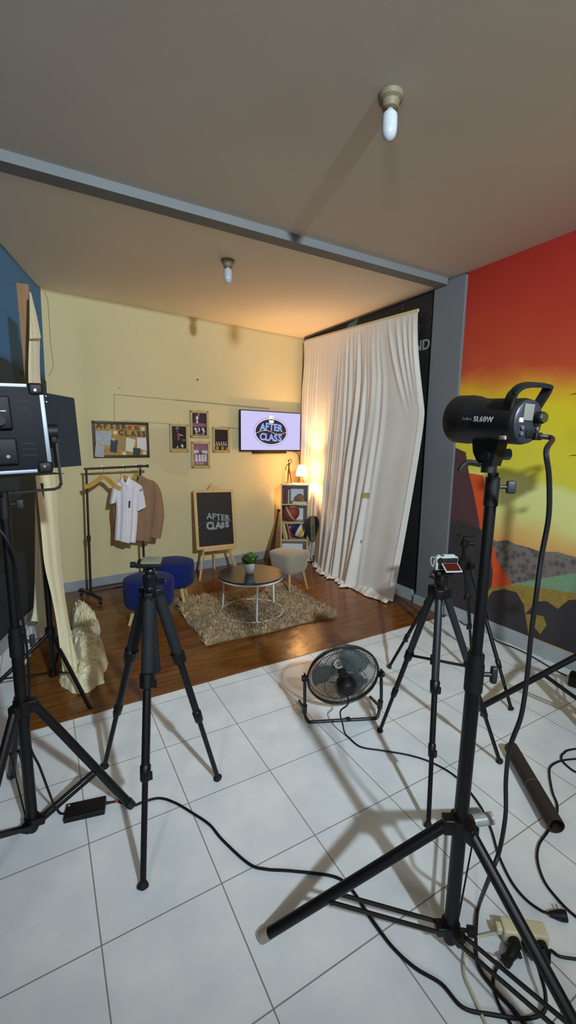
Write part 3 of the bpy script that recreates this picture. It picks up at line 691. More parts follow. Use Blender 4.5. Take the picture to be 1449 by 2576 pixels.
# power adapter on the floor
AM = Matrix.Translation((.068, 1.826, 0)) @ Matrix.Rotation(math.radians(-12), 4, 'Z')
t = thing('power_adapter', 'flat black power adapter brick lying on the tiles beside the left light stand', 'power adapter', (.068, 1.826, 0))
o = obj('case', MB(AM).box((0, 0, .0125), (.158, .082, .024), .004), BLKM, t)
obj('indicator', MB(AM).cyl((-.067, .026, .0245), (-.067, .026, .0255), .0045, 14), mat('white_mark', (190, 196, 200), .5), o)
mb = MB(AM); mb.tube([(.078, .006, .015), (.1, .006, .013), (.125, .008, .010)], [.007, .005, .004], 10); mb.mi = 1; mb.tube([(.118, .0075, .011), (.13, .008, .010)], .0062, 10); obj('plug_lead', mb, [CABLE, mat('red_plug_ring', (176, 40, 34), .5)], t)
pts = [AM @ V((.128, .008, .009)), (0.245, 1.755, 0.007), (0.299, 1.752, 0.007), (0.359, 1.738, 0.007), (0.411, 1.682, 0.007), (0.463, 1.591, 0.007), (0.507, 1.502, 0.007), (0.528, 1.412, 0.007), (0.577, 1.274, 0.007), (0.626, 1.221, 0.007), (0.706, 1.169, 0.007), (0.829, 1.077, 0.007), (0.857, 1.008, 0.007), (0.854, 0.917, 0.007), (0.859, 0.808, 0.007), (0.881, 0.730, 0.007), (0.919, 0.664, 0.007), (0.929, 0.597, 0.007), (0.988, 0.546, 0.007), (1.057, 0.497, 0.009), (1.113, 0.478, 0.014), (1.146, 0.494, 0.030), (1.169, 0.521, 0.040), (1.192, 0.547, 0.040), (1.209, 0.568, 0.035)]
o = obj('power_cable', MB().tube(cab(pts, 6), .0052, 8), CABLE); tag(o, 'long black cable snaking over the tiles from the power adapter to the cream power strip', 'cable')

# ------------------------------------------------------------------ muslin backdrop on the left
t = obj('leaning_plank', MB().bar((-.004, 3.46, .0), (-.022, 3.42, 2.55), .02, .068, up=(1, -.1, 0)), WOODT)
tag(t, 'tall tan wooden plank standing beside the cream muslin, in front of the blue wall', 'plank')
rnd = random.Random(3)
def cloth_strip(levels, th, nx=26, amp=.005, waves=3, sub=8):
    """levels: (left point, right point, bulge); folds run down the strip"""
    Ls = cat([l for l, r, b in levels], sub); Rs = cat([r for l, r, b in levels], sub); Bs = cat([(b, 0, 0) for l, r, b in levels], sub)
    rows = []
    for i, (l, r, b) in enumerate(zip(Ls, Rs, Bs)):
        row = []; d = (r - l); nrm = V((d.y, -d.x, 0)); nrm = nrm.normalized() if nrm.length > 1e-6 else V((0, -1, 0))
        for k in range(nx):
            u = k / (nx - 1)
            f = amp * math.sin(u * waves * 2 * PI + .35 * math.sin(i * .21)) * (.6 + .4 * math.sin(i * .13 + u * 5)) + b.x * math.sin(PI * u)
            row.append(l.lerp(r, u) + nrm * f)
        rows.append(row)
    return rows
mb = MB()
lev = [((0.009, 3.300, 2.457), (0.017, 3.360, 2.475), .0), ((0.001, 3.260, 2.335), (0.039, 3.420, 2.378), .01), ((-0.007, 3.220, 2.185), (0.052, 3.450, 2.232), .012), ((-0.027, 3.180, 1.919), (0.035, 3.450, 1.954), .02),
       ((-0.031, 3.120, 1.582), (0.060, 3.420, 1.585), .03), ((-0.029, 3.050, 1.306), (0.085, 3.400, 1.272), .03), ((-0.022, 3.000, 1.029), (0.078, 3.350, 0.958), .03), ((-0.018, 2.970, 0.810), (0.080, 3.300, 0.713), .03),
       ((0.005, 2.950, 0.608), (0.079, 3.200, 0.515), .03), ((0.021, 2.940, 0.426), (0.090, 3.100, 0.350), .03), ((0.030, 2.950, 0.233), (0.119, 3.050, 0.167), .02), ((0.035, 2.960, 0.090), (0.145, 3.020, 0.031), .01)]
mb.sheet(cloth_strip(lev, .003), .0025)
drape = obj('hanging_muslin', mb, CLOTH, ang=70); tag(drape, 'long cream muslin backdrop hanging down the left side beside the plank', 'fabric')
obj('drape_flap', MB().sheet(cloth_strip([((0.014, 3.240, 2.458), (0.020, 3.300, 2.476), 0), ((0.005, 3.200, 2.321), (0.040, 3.300, 2.350), .0), ((-0.005, 3.170, 2.172), (0.057, 3.320, 2.213), .004)], .003, 12, .004, 2), .002), CLOTH, drape, ang=70)
# rear fall of the cloth, against the dark wall
mb = MB(); mb.sheet(cloth_strip([((-0.044, 3.620, 1.257), (0.016, 3.600, 1.257), 0), ((-0.067, 3.620, 0.922), (0.004, 3.600, 0.919), .01), ((-0.095, 3.620, 0.562), (-0.015, 3.600, 0.556), .01), ((-0.119, 3.620, 0.318), (-0.026, 3.600, 0.308), .01), ((-0.141, 3.600, 0.229), (-0.027, 3.580, 0.214), .01)], .003, 16, .008, 3), .0025)
obj('rear_fall', mb, CLOTH, drape, ang=70)
from mathutils import noise as MN
def crumple(cx, cy, rx, ry, h, seed, rot=0, n=46):
    """heap of creased cloth lying on the floor"""
    rows = []; c, s_ = math.cos(rot), math.sin(rot)
    for i in range(n):
        row = []; rad = i / (n - 1)
        for k in range(n * 2 + 1):
            a = 2 * PI * (k % (n * 2)) / (n * 2)
            wob = 1 + .16 * MN.noise(V((math.cos(a) * 1.6, math.sin(a) * 1.6, seed))) + .08 * MN.noise(V((math.cos(a) * 5, math.sin(a) * 5, seed + 3)))
            x = rad * math.cos(a) * wob; y = rad * math.sin(a) * wob; px, py = x * rx, y * ry
            q = V((px * 9 + seed, py * 5, seed * 1.7)); w1 = MN.noise(q)
            ridge = 1 - abs(MN.noise(V((px * 22 + 2 * w1, py * 9 + 2 * w1, seed + 9)))) * 2
            ridge2 = 1 - abs(MN.noise(V((px * 50 + 3 * w1, py * 26, seed + 5)))) * 2
            zz = h * (max(0, 1 - rad ** 3.2) ** .6) * (.46 + .30 * w1 + .34 * ridge + .18 * ridge2)
            row.append((cx + px * c - py * s_, cy + px * s_ + py * c, max(zz, .006)))
        rows.append(row)
    return rows
mb = MB(); mb.grid(crumple(.205, 3.33, .115, .36, .16, 5, math.radians(8)))
mb.grid(crumple(.14, 2.97, .125, .20, .13, 9, math.radians(12)))
mb.grid(crumple(.235, 3.85, .10, .34, .21, 15, math.radians(4)))
o = obj('crumpled_muslin', mb, CLOTH, drape, ang=70)
mb = MB(); mb.grid(crumple(-.07, 4.0, .13, .2, .13, 21, math.radians(-12)))
obj('crumpled_end', mb, mat('grey_white_lining', (196, 196, 190), .9, var=.06), drape, ang=70)

# ------------------------------------------------------------------ floor fan
FC = V((1.415, 1.815, .262))
bx = V((.396, -.164, 0)).normalized(); bh = V((.164, .396, 0)).normalized()
el = math.radians(14); fx = bx; fy = (bh * math.cos(el) + V((0, 0, math.sin(el)))).normalized(); fz = fx.cross(fy)
FM = Matrix.Translation(FC) @ Matrix((fx, fy, fz)).transposed().to_4x4()      # local y = blowing direction, away from the camera
t = thing('floor_fan', 'black wire-cage floor fan tilted back on the white tiles facing the set', 'fan', (FC.x, FC.y, 0))
WIRE = mat('black_fan_wire', (30, 28, 26), .4)
Rf = .205
def guard(prof, nrad, rings):
    mb = MB(FM)
    for k in range(nrad):
        a = 2 * PI * k / nrad + rings[0][2] * 0
        mb.tube([(r * math.cos(a + tw), y, r * math.sin(a + tw)) for r, y, tw in prof], .0011, 4, False)
    for r, y, w in rings: mb.ring((0, y, 0), r, w, (0, 1, 0), 56, 6)
    return mb
g = guard([(.03, -.06, -.25), (.08, -.062, -.15), (.15, -.05, -.05), (.195, -.02, 0), (Rf, .0, 0)], 84, [(Rf, 0, .0055), (.198, -.018, .0016), (.12, -.058, .0016), (.06, -.063, .0016)])
obj('rear_guard', g, WIRE, t)
g = guard([(.035, .098, .2), (.1, .092, .12), (.16, .07, .04), (.195, .034, 0), (Rf, .006, 0)], 84, [(Rf, .008, .005), (.197, .031, .0016), (.13, .083, .0016), (.085, .094, .0016)])
fg = obj('front_guard', g, WIRE, t)
obj('badge', MB(FM).lathe([(.001, .096), (.034, .096), (.036, .1), (.034, .104), (.001, .104)], (0, 0, 0), (0, 1, 0), 28, 1, .55), mat('pale_oval_badge', (196, 204, 190), .35, var=.1), fg)
BLADE = mat('smoked_blade_plastic', (84, 100, 102), .2, var=.1, alpha=.66)
for k in range(3):
    mb = MB(FM); rows = []
    for i in range(9):
        r = .03 + .148 * i / 8; row = []
        hw = .36 + .30 * math.sin(PI * min(1, (i + 1) / 9)) if i < 8 else .50
        for j in range(9):
            u = j / 8 - .5; a = 2 * PI * k / 3 + .95 + u * 2 * hw * 1.18 + .15 * i / 8
            row.append((r * math.cos(a), .02 + .055 * u * (1 - .25 * i / 8), r * math.sin(a)))
        rows.append(row)
    mb.sheet(rows, .002); obj('blade', mb, BLADE, t)
obj('blade_hub', MB(FM).cyl((0, -.03, 0), (0, .04, 0), .025, 24), BLKM, t)
mb = MB(FM); mb.lathe([(.001, -.115), (.035, -.112), (.046, -.1), (.05, -.07), (.05, -.035), (.001, -.03)], (0, 0, 0), (0, 1, 0), 28)
m = obj('motor', mb, BLKM, t)
mb = MB(FM)
for a in (-1.2, -.2, .8): mb.tube([(.05 * math.cos(a + 1.3), -.09, .05 * math.sin(a + 1.3)), (.05 * math.cos(a + 1.3), -.055, .05 * math.sin(a + 1.3))], .004, 6)
obj('motor_rib', mb, BLK, m)
FT = mat('black_fan_tube', (34, 32, 34), .35)
b0, b1 = V((1.195, 1.87, .013)), V((1.60, 1.695, .013))
pl, pr_ = FC - bx * (Rf + .018), FC + bx * (Rf + .018)
back = bh * .13
mb = MB()
mb.tube(cat([pl, pl - V((0, 0, .06)) - bh * .01, pl + V((0, 0, -.15)) - bh * .02, b0 + V((0, 0, .05)) + bh * .02, b0 + bx * .02 + V((0, 0, .006)), b0 + bx * .06, b0.lerp(b1, .5), b1 - bx * .06, b1 - bx * .02 + V((0, 0, .006)), b1 + V((0, 0, .05)) + bh * .02, pr_ + V((0, 0, -.15)) - bh * .02, pr_ - V((0, 0, .06)) - bh * .01, pr_], 6), .0095, 12)
obj('stand_tube', mb, FT, t)
for p, b in ((pl, b0), (pr_, b1)):
    mb = MB(); mb.cyl(p - bx * .016, p + bx * .016, .017, 14); mb.tube([p + V((0, 0, .0)), p + V((0, 0, .03))], .006, 8); obj('pivot_knob', mb, BLKM, t)
    mb = MB(); mb.tube([b + V((0, 0, .05)) + bh * .02, b + V((0, 0, .1)) + bh * .012], .0155, 12); mb.tube([b + V((0, 0, .06)) + bh * .02, b + bh * .19 + V((0, 0, .011))], .0095, 10); obj('rear_foot', mb, FT, t)
obj('bumper', MB().box(b0.lerp(b1, .57) + V((0, 0, .008)) - bh * .004, (.022, .024, .016), .003), RUB, t)
pts = [FM @ V((0, -.105, -.03)), FM @ V((.003, -.125, -.08)), (1.329, 1.720, 0.126), (1.317, 1.680, 0.078), (1.341, 1.676, 0.006), (1.350, 1.572, 0.006), (1.430, 1.495, 0.006), (1.531, 1.400, 0.006), (1.595, 1.302, 0.006), (1.620, 1.180, 0.006), (1.579, 1.030, 0.006), (1.514, 0.925, 0.006), (1.438, 0.838, 0.006), (1.385, 0.753, 0.006), (1.369, 0.691, 0.006), (1.377, 0.640, 0.008), (1.391, 0.615, 0.012), (1.403, 0.602, 0.014)]
t = thing('fan_cable', 'thin black cable running from the floor fan to an unplugged plug at the right edge', 'cable', (1.6, 1.3, 0))
obj('cord', MB().tube(cab(pts, 6), .0042, 8), CABLE, t)
e = V((1.413, 0.593, 0.017)); d = (e - V((1.389, 0.614, 0.014))).normalized()
mb = MB(); mb.tube([e - d * .035, e, e + d * .016], [.008, .017, .017], 14); pg = obj('plug', mb, BLKM, t)
n = V((-d.y, d.x, 0)); mb = MB()
for s in (-.0085, .0085): mb.tube([e + d * (.004 + s * .5) + n * .012, e + d * (.004 + s * .9) + n * .035], .0024, 8)
obj('prong', mb, CHROME, pg)

# ------------------------------------------------------------------ things on the floor at the right
a, b = V((2.003, 1.160, .036)), V((1.731, .785, .036)); d = (b - a).normalized()
TUBE = mat('dark_brown_cardboard', (50, 42, 36), .75, var=.12, vs=8, bump=.05)
t = thing('cardboard_tube', 'dark brown hollow tube lying on the tiles at the right', 'tube', (1.87, .97, 0))
mb = MB(); L = (b - a).length
mb.lathe([(.030, 0), (.033, 0), (.033, L), (.030, L), (.0295, L), (.0295, 0)], a, d, 28); obj('tube_wall', mb, TUBE, t)
mb = MB(); mb.lathe([(.0332, L * .53), (.0339, L * .533), (.0339, L * .54), (.0332, L * .543)], a, d, 28); obj('seam_ring', mb, mat('worn_seam', (88, 78, 66), .7), t)
PSM = Matrix.Translation((1.245, .620, 0)) @ Matrix.Rotation(math.radians(-37), 4, 'Z') @ Matrix.Rotation(math.radians(0), 4, 'X')
PST = mat('cream_plastic', (216, 208, 172), .4, var=.04)
t = thing('power_strip', 'cream multi-socket power strip with three black plugs at the lower right', 'power strip', (1.245, .620, 0))
o = obj('housing', MB(PSM).box((0, 0, .026), (.135, .05, .05), .006), PST, t)
for x in (-.04, 0, .04): obj('socket', MB(PSM).cyl((x, -.0252, .026), (x, -.0275, .026), .0205, 24), mat('socket_cream', (196, 188, 152), .5), o)
obj('strip_clamp', MB(PSM).box((-.075, .0, .03), (.02, .028, .024), .005), PST, o)
pts = [PSM @ V((-.068, -.006, .022)), (1.143, 0.681, 0.012), (1.107, 0.693, 0.007), (1.049, 0.684, 0.006), (0.999, 0.648, 0.006), (0.977, 0.601, 0.006), (0.955, 0.544, 0.006), (0.931, 0.499, 0.006)]
obj('mains_lead', MB().tube(cab(pts, 6), .0042, 8), mat('cream_cable', (200, 194, 168), .5), t)
def plug(x, drop, pts, label, big=False):
    t = thing('mains_plug', label, 'plug', PSM @ V((x, -.03, .026)), 'black plugs in the power strip')
    mb = MB(PSM); mb.cyl((x, -.028, .026), (x, -.044, .026), .0175, 20); mb.tube([(x, -.041, .025), (x + .003, -.051, .020 - drop), (x + .01, -.066, .012 - drop * .5)], [.013, .0085, .005], 10)
    obj('plug_body', mb, BLKM, t)
    if big:
        mb = MB(PSM); mb.tube([(x, -.043, .027), (x - .014, -.06, .026), (x - .03, -.076, .022)], [.015, .017, .013], 14); mb.tube([(x - .032, -.078, .022), (x - .046, -.088, .021)], [.015, .017], 14); obj('plug_body', mb, BLKM, t)
        mb = MB(PSM)
        for s in (-.009, .009): mb.tube([(x - .055, -.088 + s, .024), (x - .074, -.084 + s, .028)], .0024, 8)
        obj('prong', mb, CHROME, t)
    if pts: obj('lead', MB().tube(cab(pts, 6), .0045, 8), CABLE, t)
plug(-.04, 0, [(1.114, 0.606, 0.014), (1.090, 0.608, 0.007), (1.053, 0.590, 0.006), (1.025, 0.554, 0.006), (1.015, 0.513, 0.006), (1.000, 0.478, 0.006)], 'leftmost black plug in the cream power strip, with a second plug hanging from it', True)
plug(0, 0, None, 'middle black plug in the cream power strip, behind the stand leg')
plug(.04, 0, [PSM @ V((.050, -.066, .012)), (1.286, 0.556, 0.006), (1.296, 0.533, 0.006), (1.333, 0.504, 0.006), (1.401, 0.458, 0.006)], 'rightmost black plug in the cream power strip, its lead leaving the frame')
t = obj('loose_cable', MB().tube(cab([(2.665, 0.880, 0.006), (2.334, 1.013, 0.006), (2.249, 1.026, 0.006), (2.193, 1.011, 0.006), (2.167, 0.973, 0.006), (2.163, 0.915, 0.006), (2.231, 0.835, 0.006), (2.373, 0.829, 0.006), (2.300, 0.939, 0.016), (2.242, 0.967, 0.016), (2.165, 0.997, 0.014), (2.100, 1.007, 0.006), (2.039, 0.984, 0.006), (1.935, 0.911, 0.006), (1.879, 0.859, 0.006), (1.799, 0.822, 0.006), (1.708, 0.803, 0.006), (1.617, 0.786, 0.006), (1.546, 0.750, 0.006), (1.491, 0.694, 0.006), (1.469, 0.638, 0.006), (1.463, 0.570, 0.006), (1.494, 0.455, 0.006)], 6), .0045, 8), CABLE)
tag(t, 'thin black cable looping at the right edge and passing under the brown tube', 'cable')
o = obj('wall_cable', MB().tube(cab([(3.122, 2.558, 0.006), (3.225, 2.577, 0.006), (3.198, 2.466, 0.006), (3.151, 2.344, 0.006), (3.223, 2.277, 0.006), (3.187, 2.142, 0.006), (3.110, 2.007, 0.006), (3.126, 1.881, 0.006), (3.117, 1.747, 0.006), (3.067, 1.542, 0.006), (3.042, 1.435, 0.012)], 6), .0045, 8), CABLE)
tag(o, 'thin black cable along the foot of the mural wall to the black box', 'cable')
o = obj('black_adapter', MB().box((2.985, 1.33, .045), (.075, .11, .09), .012, Matrix.Rotation(.3, 3, 'Z')), BLKM)
tag(o, 'small black power box by the mural skirting at the right edge', 'power adapter')

# ------------------------------------------------------------------ television
B2 = BWM.inverted()
t = thing('television', 'flat wall television glowing lilac with an AFTER CLASS logo', 'television', BWM @ V((2.66, -.03, 1.72)))
a, b, c, d = V((2.189, -0.075, 1.961)), V((3.120, -0.075, 1.974)), V((2.169, -0.075, 1.458)), V((3.117, -0.075, 1.452))
x0, x1 = (a.x + c.x) / 2, (b.x + d.x) / 2; z1, z0 = (a.z + b.z) / 2, (c.z + d.z) / 2
mb = MB(BWM); mb.box(((x0 + x1) / 2, -.06, (z0 + z1) / 2), (x1 - x0, .03, z1 - z0), .003); mb.box(((x0 + x1) / 2, -.03, (z0 + z1) / 2), (.5, .05, .3), .01)
mb.box(((x0 + x1) / 2 - .02, -.055, z0 - .012), ((x1 - x0) * .56, .03, .03), .004)
obj('casing', mb, BLKM, t)
mb = MB(BWM); mb.box(((x0 + x1) / 2, -.0755, (z0 + z1) / 2 + .004), (x1 - x0 - .018, .002, z1 - z0 - .03))
scr = obj('screen', mb, emit('lilac_screen', (208, 203, 250), .97), t)
cx, cz_ = (x0 + x1) / 2 - .01, (z0 + z1) / 2 - .005
def disc(mb, rx, rz, y, n=56, ox=0, oz=0):
    mb.poly([(cx + ox + rx * math.cos(2 * PI * k / n), y, cz_ + oz + rz * math.sin(2 * PI * k / n)) for k in range(n)]); return mb
LOGO = [emit('logo_violet', (120, 104, 196), .8), emit('logo_pale', (226, 220, 250), .97), emit('logo_dark', (62, 46, 62), .8), emit('logo_blue', (150, 178, 240), .95), emit('logo_white', (246, 242, 250), 1), emit('logo_yellow', (232, 226, 150), 1)]
mb = MB(BWM)
for i, (rx, rz, y) in enumerate(((.264, .178, -.0768), (.258, .173, -.0772), (.240, .158, -.0776))): mb.mi = (0, 1, 2)[i]; disc(mb, rx, rz, y)
T = lambda x, z, y, r=0: Matrix.Translation((x, y, z)) @ Matrix.Rotation(PI / 2, 4, 'X') @ Matrix.Rotation(r, 4, 'Z')
mb.mi = 3
for i, ch in enumerate('AFTER'): mb.text(ch, .122, T(cx - .132 + i * .067, cz_ + .057 + (-.004, .004, .0, -.004, -.012)[i], -.078, -.06), .0003, .0045)
for i, ch in enumerate('CLASS'): mb.text(ch, .122, T(cx - .135 + i * .068, cz_ - .072 + (.004, -.002, -.006, -.01, -.008)[i], -.078, -.02), .0003, .0045)
mb.mi = 4
for k in range(22):
    u = k / 21; x = cx - .23 + .46 * u; z = cz_ - .006 - .028 * math.sin(2 * PI * (u - .03)) * -1 + .02 * (u - .5)
    z2 = .028 * 2 * PI * math.cos(2 * PI * (u - .03)) / .46
    mb.box((x, -.0785, z), (.014, .0006, .008), None, Matrix.Rotation(-math.atan(z2), 3, 'Y'))
disc(mb, .042, .042, -.0782, 28, .0, .166); mb.mi = 2; disc(mb, .042, .006, -.0784, 20, .0, .154); mb.mi = 4; disc(mb, .04, .018, -.0786, 24, .0, .128); mb.mi = 5; disc(mb, .016, .014, -.0786, 16, .022, .172)
obj('screen_logo', mb, LOGO, scr)
obj('power_cord', MB().tube(cat([(2.901, 5.119, 1.473), (3.015, 5.121, 1.452), (3.090, 5.140, 1.419), (3.125, 5.164, 1.347), (3.148, 5.176, 1.209), (3.145, 5.176, 1.014)], 6), .004, 6), CABLE, t)

# ------------------------------------------------------------------ cork board with pinned pieces
t = thing('notice_board', 'dark framed yellow cork board with cut-out letters and pinned notes', 'notice board', BWM @ V((.77, 0, 1.58)))
q = [V((0.492, -0.020, 1.774)), V((1.063, -0.020, 1.757)), V((1.057, -0.020, 1.383)), V((0.473, -0.020, 1.397))]
x0, x1, z0, z1 = (q[0].x + q[3].x) / 2, (q[1].x + q[2].x) / 2, (q[2].z + q[3].z) / 2, (q[0].z + q[1].z) / 2
CORK = mat('yellow_cork', (186, 148, 74), .85, var=.25, vs=45, bump=.1, c2=(160, 122, 60))
DW = mat('dark_walnut_frame', (56, 42, 26), .5, var=.25, vs=8)
mb = MB(BWM); w_ = .026
mb.box(((x0 + x1) / 2, -.012, z1 - w_ / 2), (x1 - x0, .024, w_), .003); mb.box(((x0 + x1) / 2, -.012, z0 + w_ / 2), (x1 - x0, .024, w_), .003)
mb.box((x0 + w_ / 2, -.012, (z0 + z1) / 2), (w_, .024, z1 - z0), .003); mb.box((x1 - w_ / 2, -.012, (z0 + z1) / 2), (w_, .024, z1 - z0), .003)
obj('frame', mb, DW, t)
cork = obj('cork_panel', MB(BWM).box(((x0 + x1) / 2, -.007, (z0 + z1) / 2), (x1 - x0 - .03, .012, z1 - z0 - .03)), CORK, t)
LET = mat('printed_letter_card', (98, 84, 66), .8, var=.4, vs=60)
def letter(ch, p, m=LET, s=.075):
    p = V(p); obj('letter', MB(BWM).text(ch, s, T(p.x, p.z, -.0145), .0008, .0052), m, cork)
for ch, p in zip('AFTER', ((0.551, -0.014, 1.719), (0.613, -0.014, 1.717), (0.676, -0.014, 1.715), (0.738, -0.014, 1.715), (0.796, -0.014, 1.715))): letter(ch, p)
for ch, p in zip('CLASS', ((0.767, -0.014, 1.650), (0.826, -0.014, 1.643), (0.893, -0.014, 1.640), (0.954, -0.014, 1.641), (1.008, -0.014, 1.638))): letter(ch, p)
RED = mat('red_card', (170, 62, 52), .7, var=.2)
def dot(p, r, m, name='round_cutout', sx=1):
    p = V(p); mb = MB(BWM); mb.lathe([(.001, .0), (r, 0), (r, .0015), (.001, .0015)], (p.x, -.0135, p.z), (0, -1, 0), 20, sx); return obj(name, mb, m, cork)
dot((0.858, -0.014, 1.708), .022, RED); dot((0.933, -0.014, 1.704), .027, mat('brown_ball_cutout', (126, 92, 62), .7, var=.4, vs=60))
for p in ((1.002, -0.014, 1.700), (0.707, -0.014, 1.651), (0.790, -0.014, 1.434), (1.007, -0.014, 1.440)): dot(p, .021, mat('pale_round_card', (222, 208, 184), .7, var=.15, vs=60))
def paper(name, P, mats, y=.0135, deco=None):
    P = [V(p) for p in P]; mb = MB(BWM)
    mb.prism([(p.x, -y, p.z) for p in P], (0, -.0008, 0))
    if deco:
        o_, ux, uz = P[3], P[2] - P[3], P[0] - P[3]
        for mi, pts in deco:
            mb.mi = mi; mb.poly([o_ + ux * u + uz * v + V((0, -.0016, 0)) for u, v in pts])
    for p_ in [P[0].lerp(P[1], .5)]:
        pass
    return obj(name, mb, mats, cork)
INK = mat('grey_ink', (120, 120, 122), .8); DK = mat('dark_photo_print', (46, 48, 56), .5, var=.5, vs=50); LG = mat('light_grey_print', (172, 174, 178), .6, var=.2, vs=40)
def rect(u0, v0, u1, v1): return [(u0, v0), (u1, v0), (u1, v1), (u0, v1)]
lines = [(1, rect(.12, v, .85, v + .03)) for v in (.2, .32, .44, .56, .68, .8)]
paper('kraft_note', [(0.711, -0.010, 1.607), (0.817, -0.010, 1.592), (0.802, -0.010, 1.453), (0.709, -0.010, 1.478)], mat('kraft_paper', (166, 134, 96), .85, var=.1), .0132)
paper('pinned_sheet', [(0.512, -0.010, 1.664), (0.670, -0.010, 1.668), (0.655, -0.010, 1.516), (0.510, -0.010, 1.519)], [LG, INK], .0136, [(1, [(.55, .4), (.7, .55), (.9, .62), (.95, .45), (.75, .38)]), (1, rect(.02, .94, .98, 1))])
paper('pinned_photo', [(0.502, -0.010, 1.511), (0.587, -0.010, 1.511), (0.579, -0.010, 1.396), (0.490, -0.010, 1.401)], [LG, DK, PAPERW], .027, [(2, rect(.1, .4, .6, .85)), (1, rect(.62, .5, .9, .95)), (1, rect(.05, .86, .9, 1))])
paper('pinned_photo', [(0.660, -0.010, 1.577), (0.732, -0.010, 1.574), (0.711, -0.010, 1.439), (0.646, -0.010, 1.454)], [DK, INK], .0142, [(1, [(.15, .45), (.5, .6), (.85, .52), (.8, .42), (.2, .38)])])
paper('pinned_note', [(0.819, -0.010, 1.605), (0.915, -0.010, 1.581), (0.886, -0.010, 1.445), (0.805, -0.010, 1.462)], [mat('pale_note_paper', (212, 208, 184), .8), INK], .0139, lines)
paper('pinned_note', [(0.930, -0.010, 1.603), (1.030, -0.010, 1.604), (1.037, -0.010, 1.462), (0.930, -0.010, 1.483)], [PAPERW, RED], .0137, [(1, rect(.55, .18, .72, .45))])
paper('dark_card', [(0.886, -0.010, 1.496), (0.966, -0.010, 1.488), (0.957, -0.010, 1.410), (0.880, -0.010, 1.419)], [mat('dark_slate_card', (58, 62, 60), .7), PAPERW], .0144, [(1, rect(.2, .62, .82, .76)), (1, rect(.2, .38, .7, .52)), (1, rect(.2, .14, .75, .28))])
dot((0.688, -0.015, 1.574), .016, mat('pale_round_card', (222, 208, 184), .7, var=.15, vs=60)); dot((0.536, -0.016, 1.519), .022, mat('ball_sticker', (196, 190, 170), .6, c2=(40, 38, 36), vs=40))

# ------------------------------------------------------------------ four framed photos
FR = mat('light_oak_frame', (190, 162, 108), .55, var=.15, vs=8)
def photo_frame(label, Q, mats, deco):
    Q = [V(p) for p in Q]
    x0, x1, z0, z1 = (Q[0].x + Q[3].x) / 2, (Q[1].x + Q[2].x) / 2, (Q[2].z + Q[3].z) / 2, (Q[0].z + Q[1].z) / 2
    t = thing('picture_frame', label, 'picture frame', BWM @ V(((x0 + x1) / 2, 0, (z0 + z1) / 2)), 'framed sports photos')
    mb = MB(BWM); w_ = .026; d = .022
    for z in (z0 + w_ / 2, z1 - w_ / 2): mb.box(((x0 + x1) / 2, -d / 2, z), (x1 - x0, d, w_), .002)
    for x in (x0 + w_ / 2, x1 - w_ / 2): mb.box((x, -d / 2, (z0 + z1) / 2), (w_, d, z1 - z0), .002)
    mb.ring(((x0 + x1) / 2, -.004, z1 + .008), .007, .0018, (0, 1, 0), 14, 5)
    obj('frame', mb, FR, t)
    mb = MB(BWM); a0, a1, b0, b1 = x0 + w_ * .9, x1 - w_ * .9, z0 + w_ * .9, z1 - w_ * .9
    mb.box(((x0 + x1) / 2, -.006, (z0 + z1) / 2), (a1 - a0, .006, b1 - b0))
    y = -.0094
    for mi, pts in deco:
        mb.mi = mi; y -= .00012; mb.poly([(lerp(a0, a1, u), y, lerp(b0, b1, v)) for u, v in pts])
    obj('photo', mb, mats, t)
def ell(u, v, a, b, r=0, n=14): return [(u + a * math.cos(2 * PI * k / n) * math.cos(r) - b * math.sin(2 * PI * k / n) * math.sin(r), v + (a * math.cos(2 * PI * k / n) * math.sin(r) + b * math.sin(2 * PI * k / n) * math.cos(r)) * .7) for k in range(n)]
PBLK = mat('photo_black', (26, 22, 24), .4, var=.4, vs=30); PMAR = mat('photo_maroon', (66, 34, 50), .5, var=.5, vs=40); PWH = mat('photo_white', (206, 200, 210), .5, var=.2, vs=60)
PRED = mat('photo_red', (150, 72, 58), .5, var=.2); PYEL = mat('photo_yellow', (176, 142, 58), .5, var=.3, vs=50); PGRN = mat('photo_green', (104, 120, 60), .5, var=.3, vs=50); PSKN = mat('photo_brown', (120, 84, 70), .5); PLIL = mat('photo_mauve', (150, 96, 120), .5, var=.4, vs=40)
PM = [PBLK, PMAR, PWH, PRED, PYEL, PGRN, PSKN, PLIL, mat('photo_grey', (110, 106, 116), .5, var=.4, vs=40)]
photo_frame('leftmost framed sports photo, dark with one player in red', [(1.299, -0.020, 1.768), (1.519, -0.020, 1.758), (1.519, -0.020, 1.448), (1.298, -0.020, 1.449)], PM,
            [(4, rect(0, 0, 1, .07)), (8, ell(.4, .93, .12, .1)), (6, ell(.4, .8, .05, .07)), (3, ell(.47, .62, .09, .16, .2)), (3, ell(.48, .47, .08, .1)), (2, [(.55, .67), (.78, .63), (.8, .6), (.58, .62)]), (2, rect(.72, .41, 1, .43)), (6, ell(.4, .14, .05, .1)), (2, ell(.72, .17, .08, .11, .4)), (2, ell(.38, .12, .05, .05))])
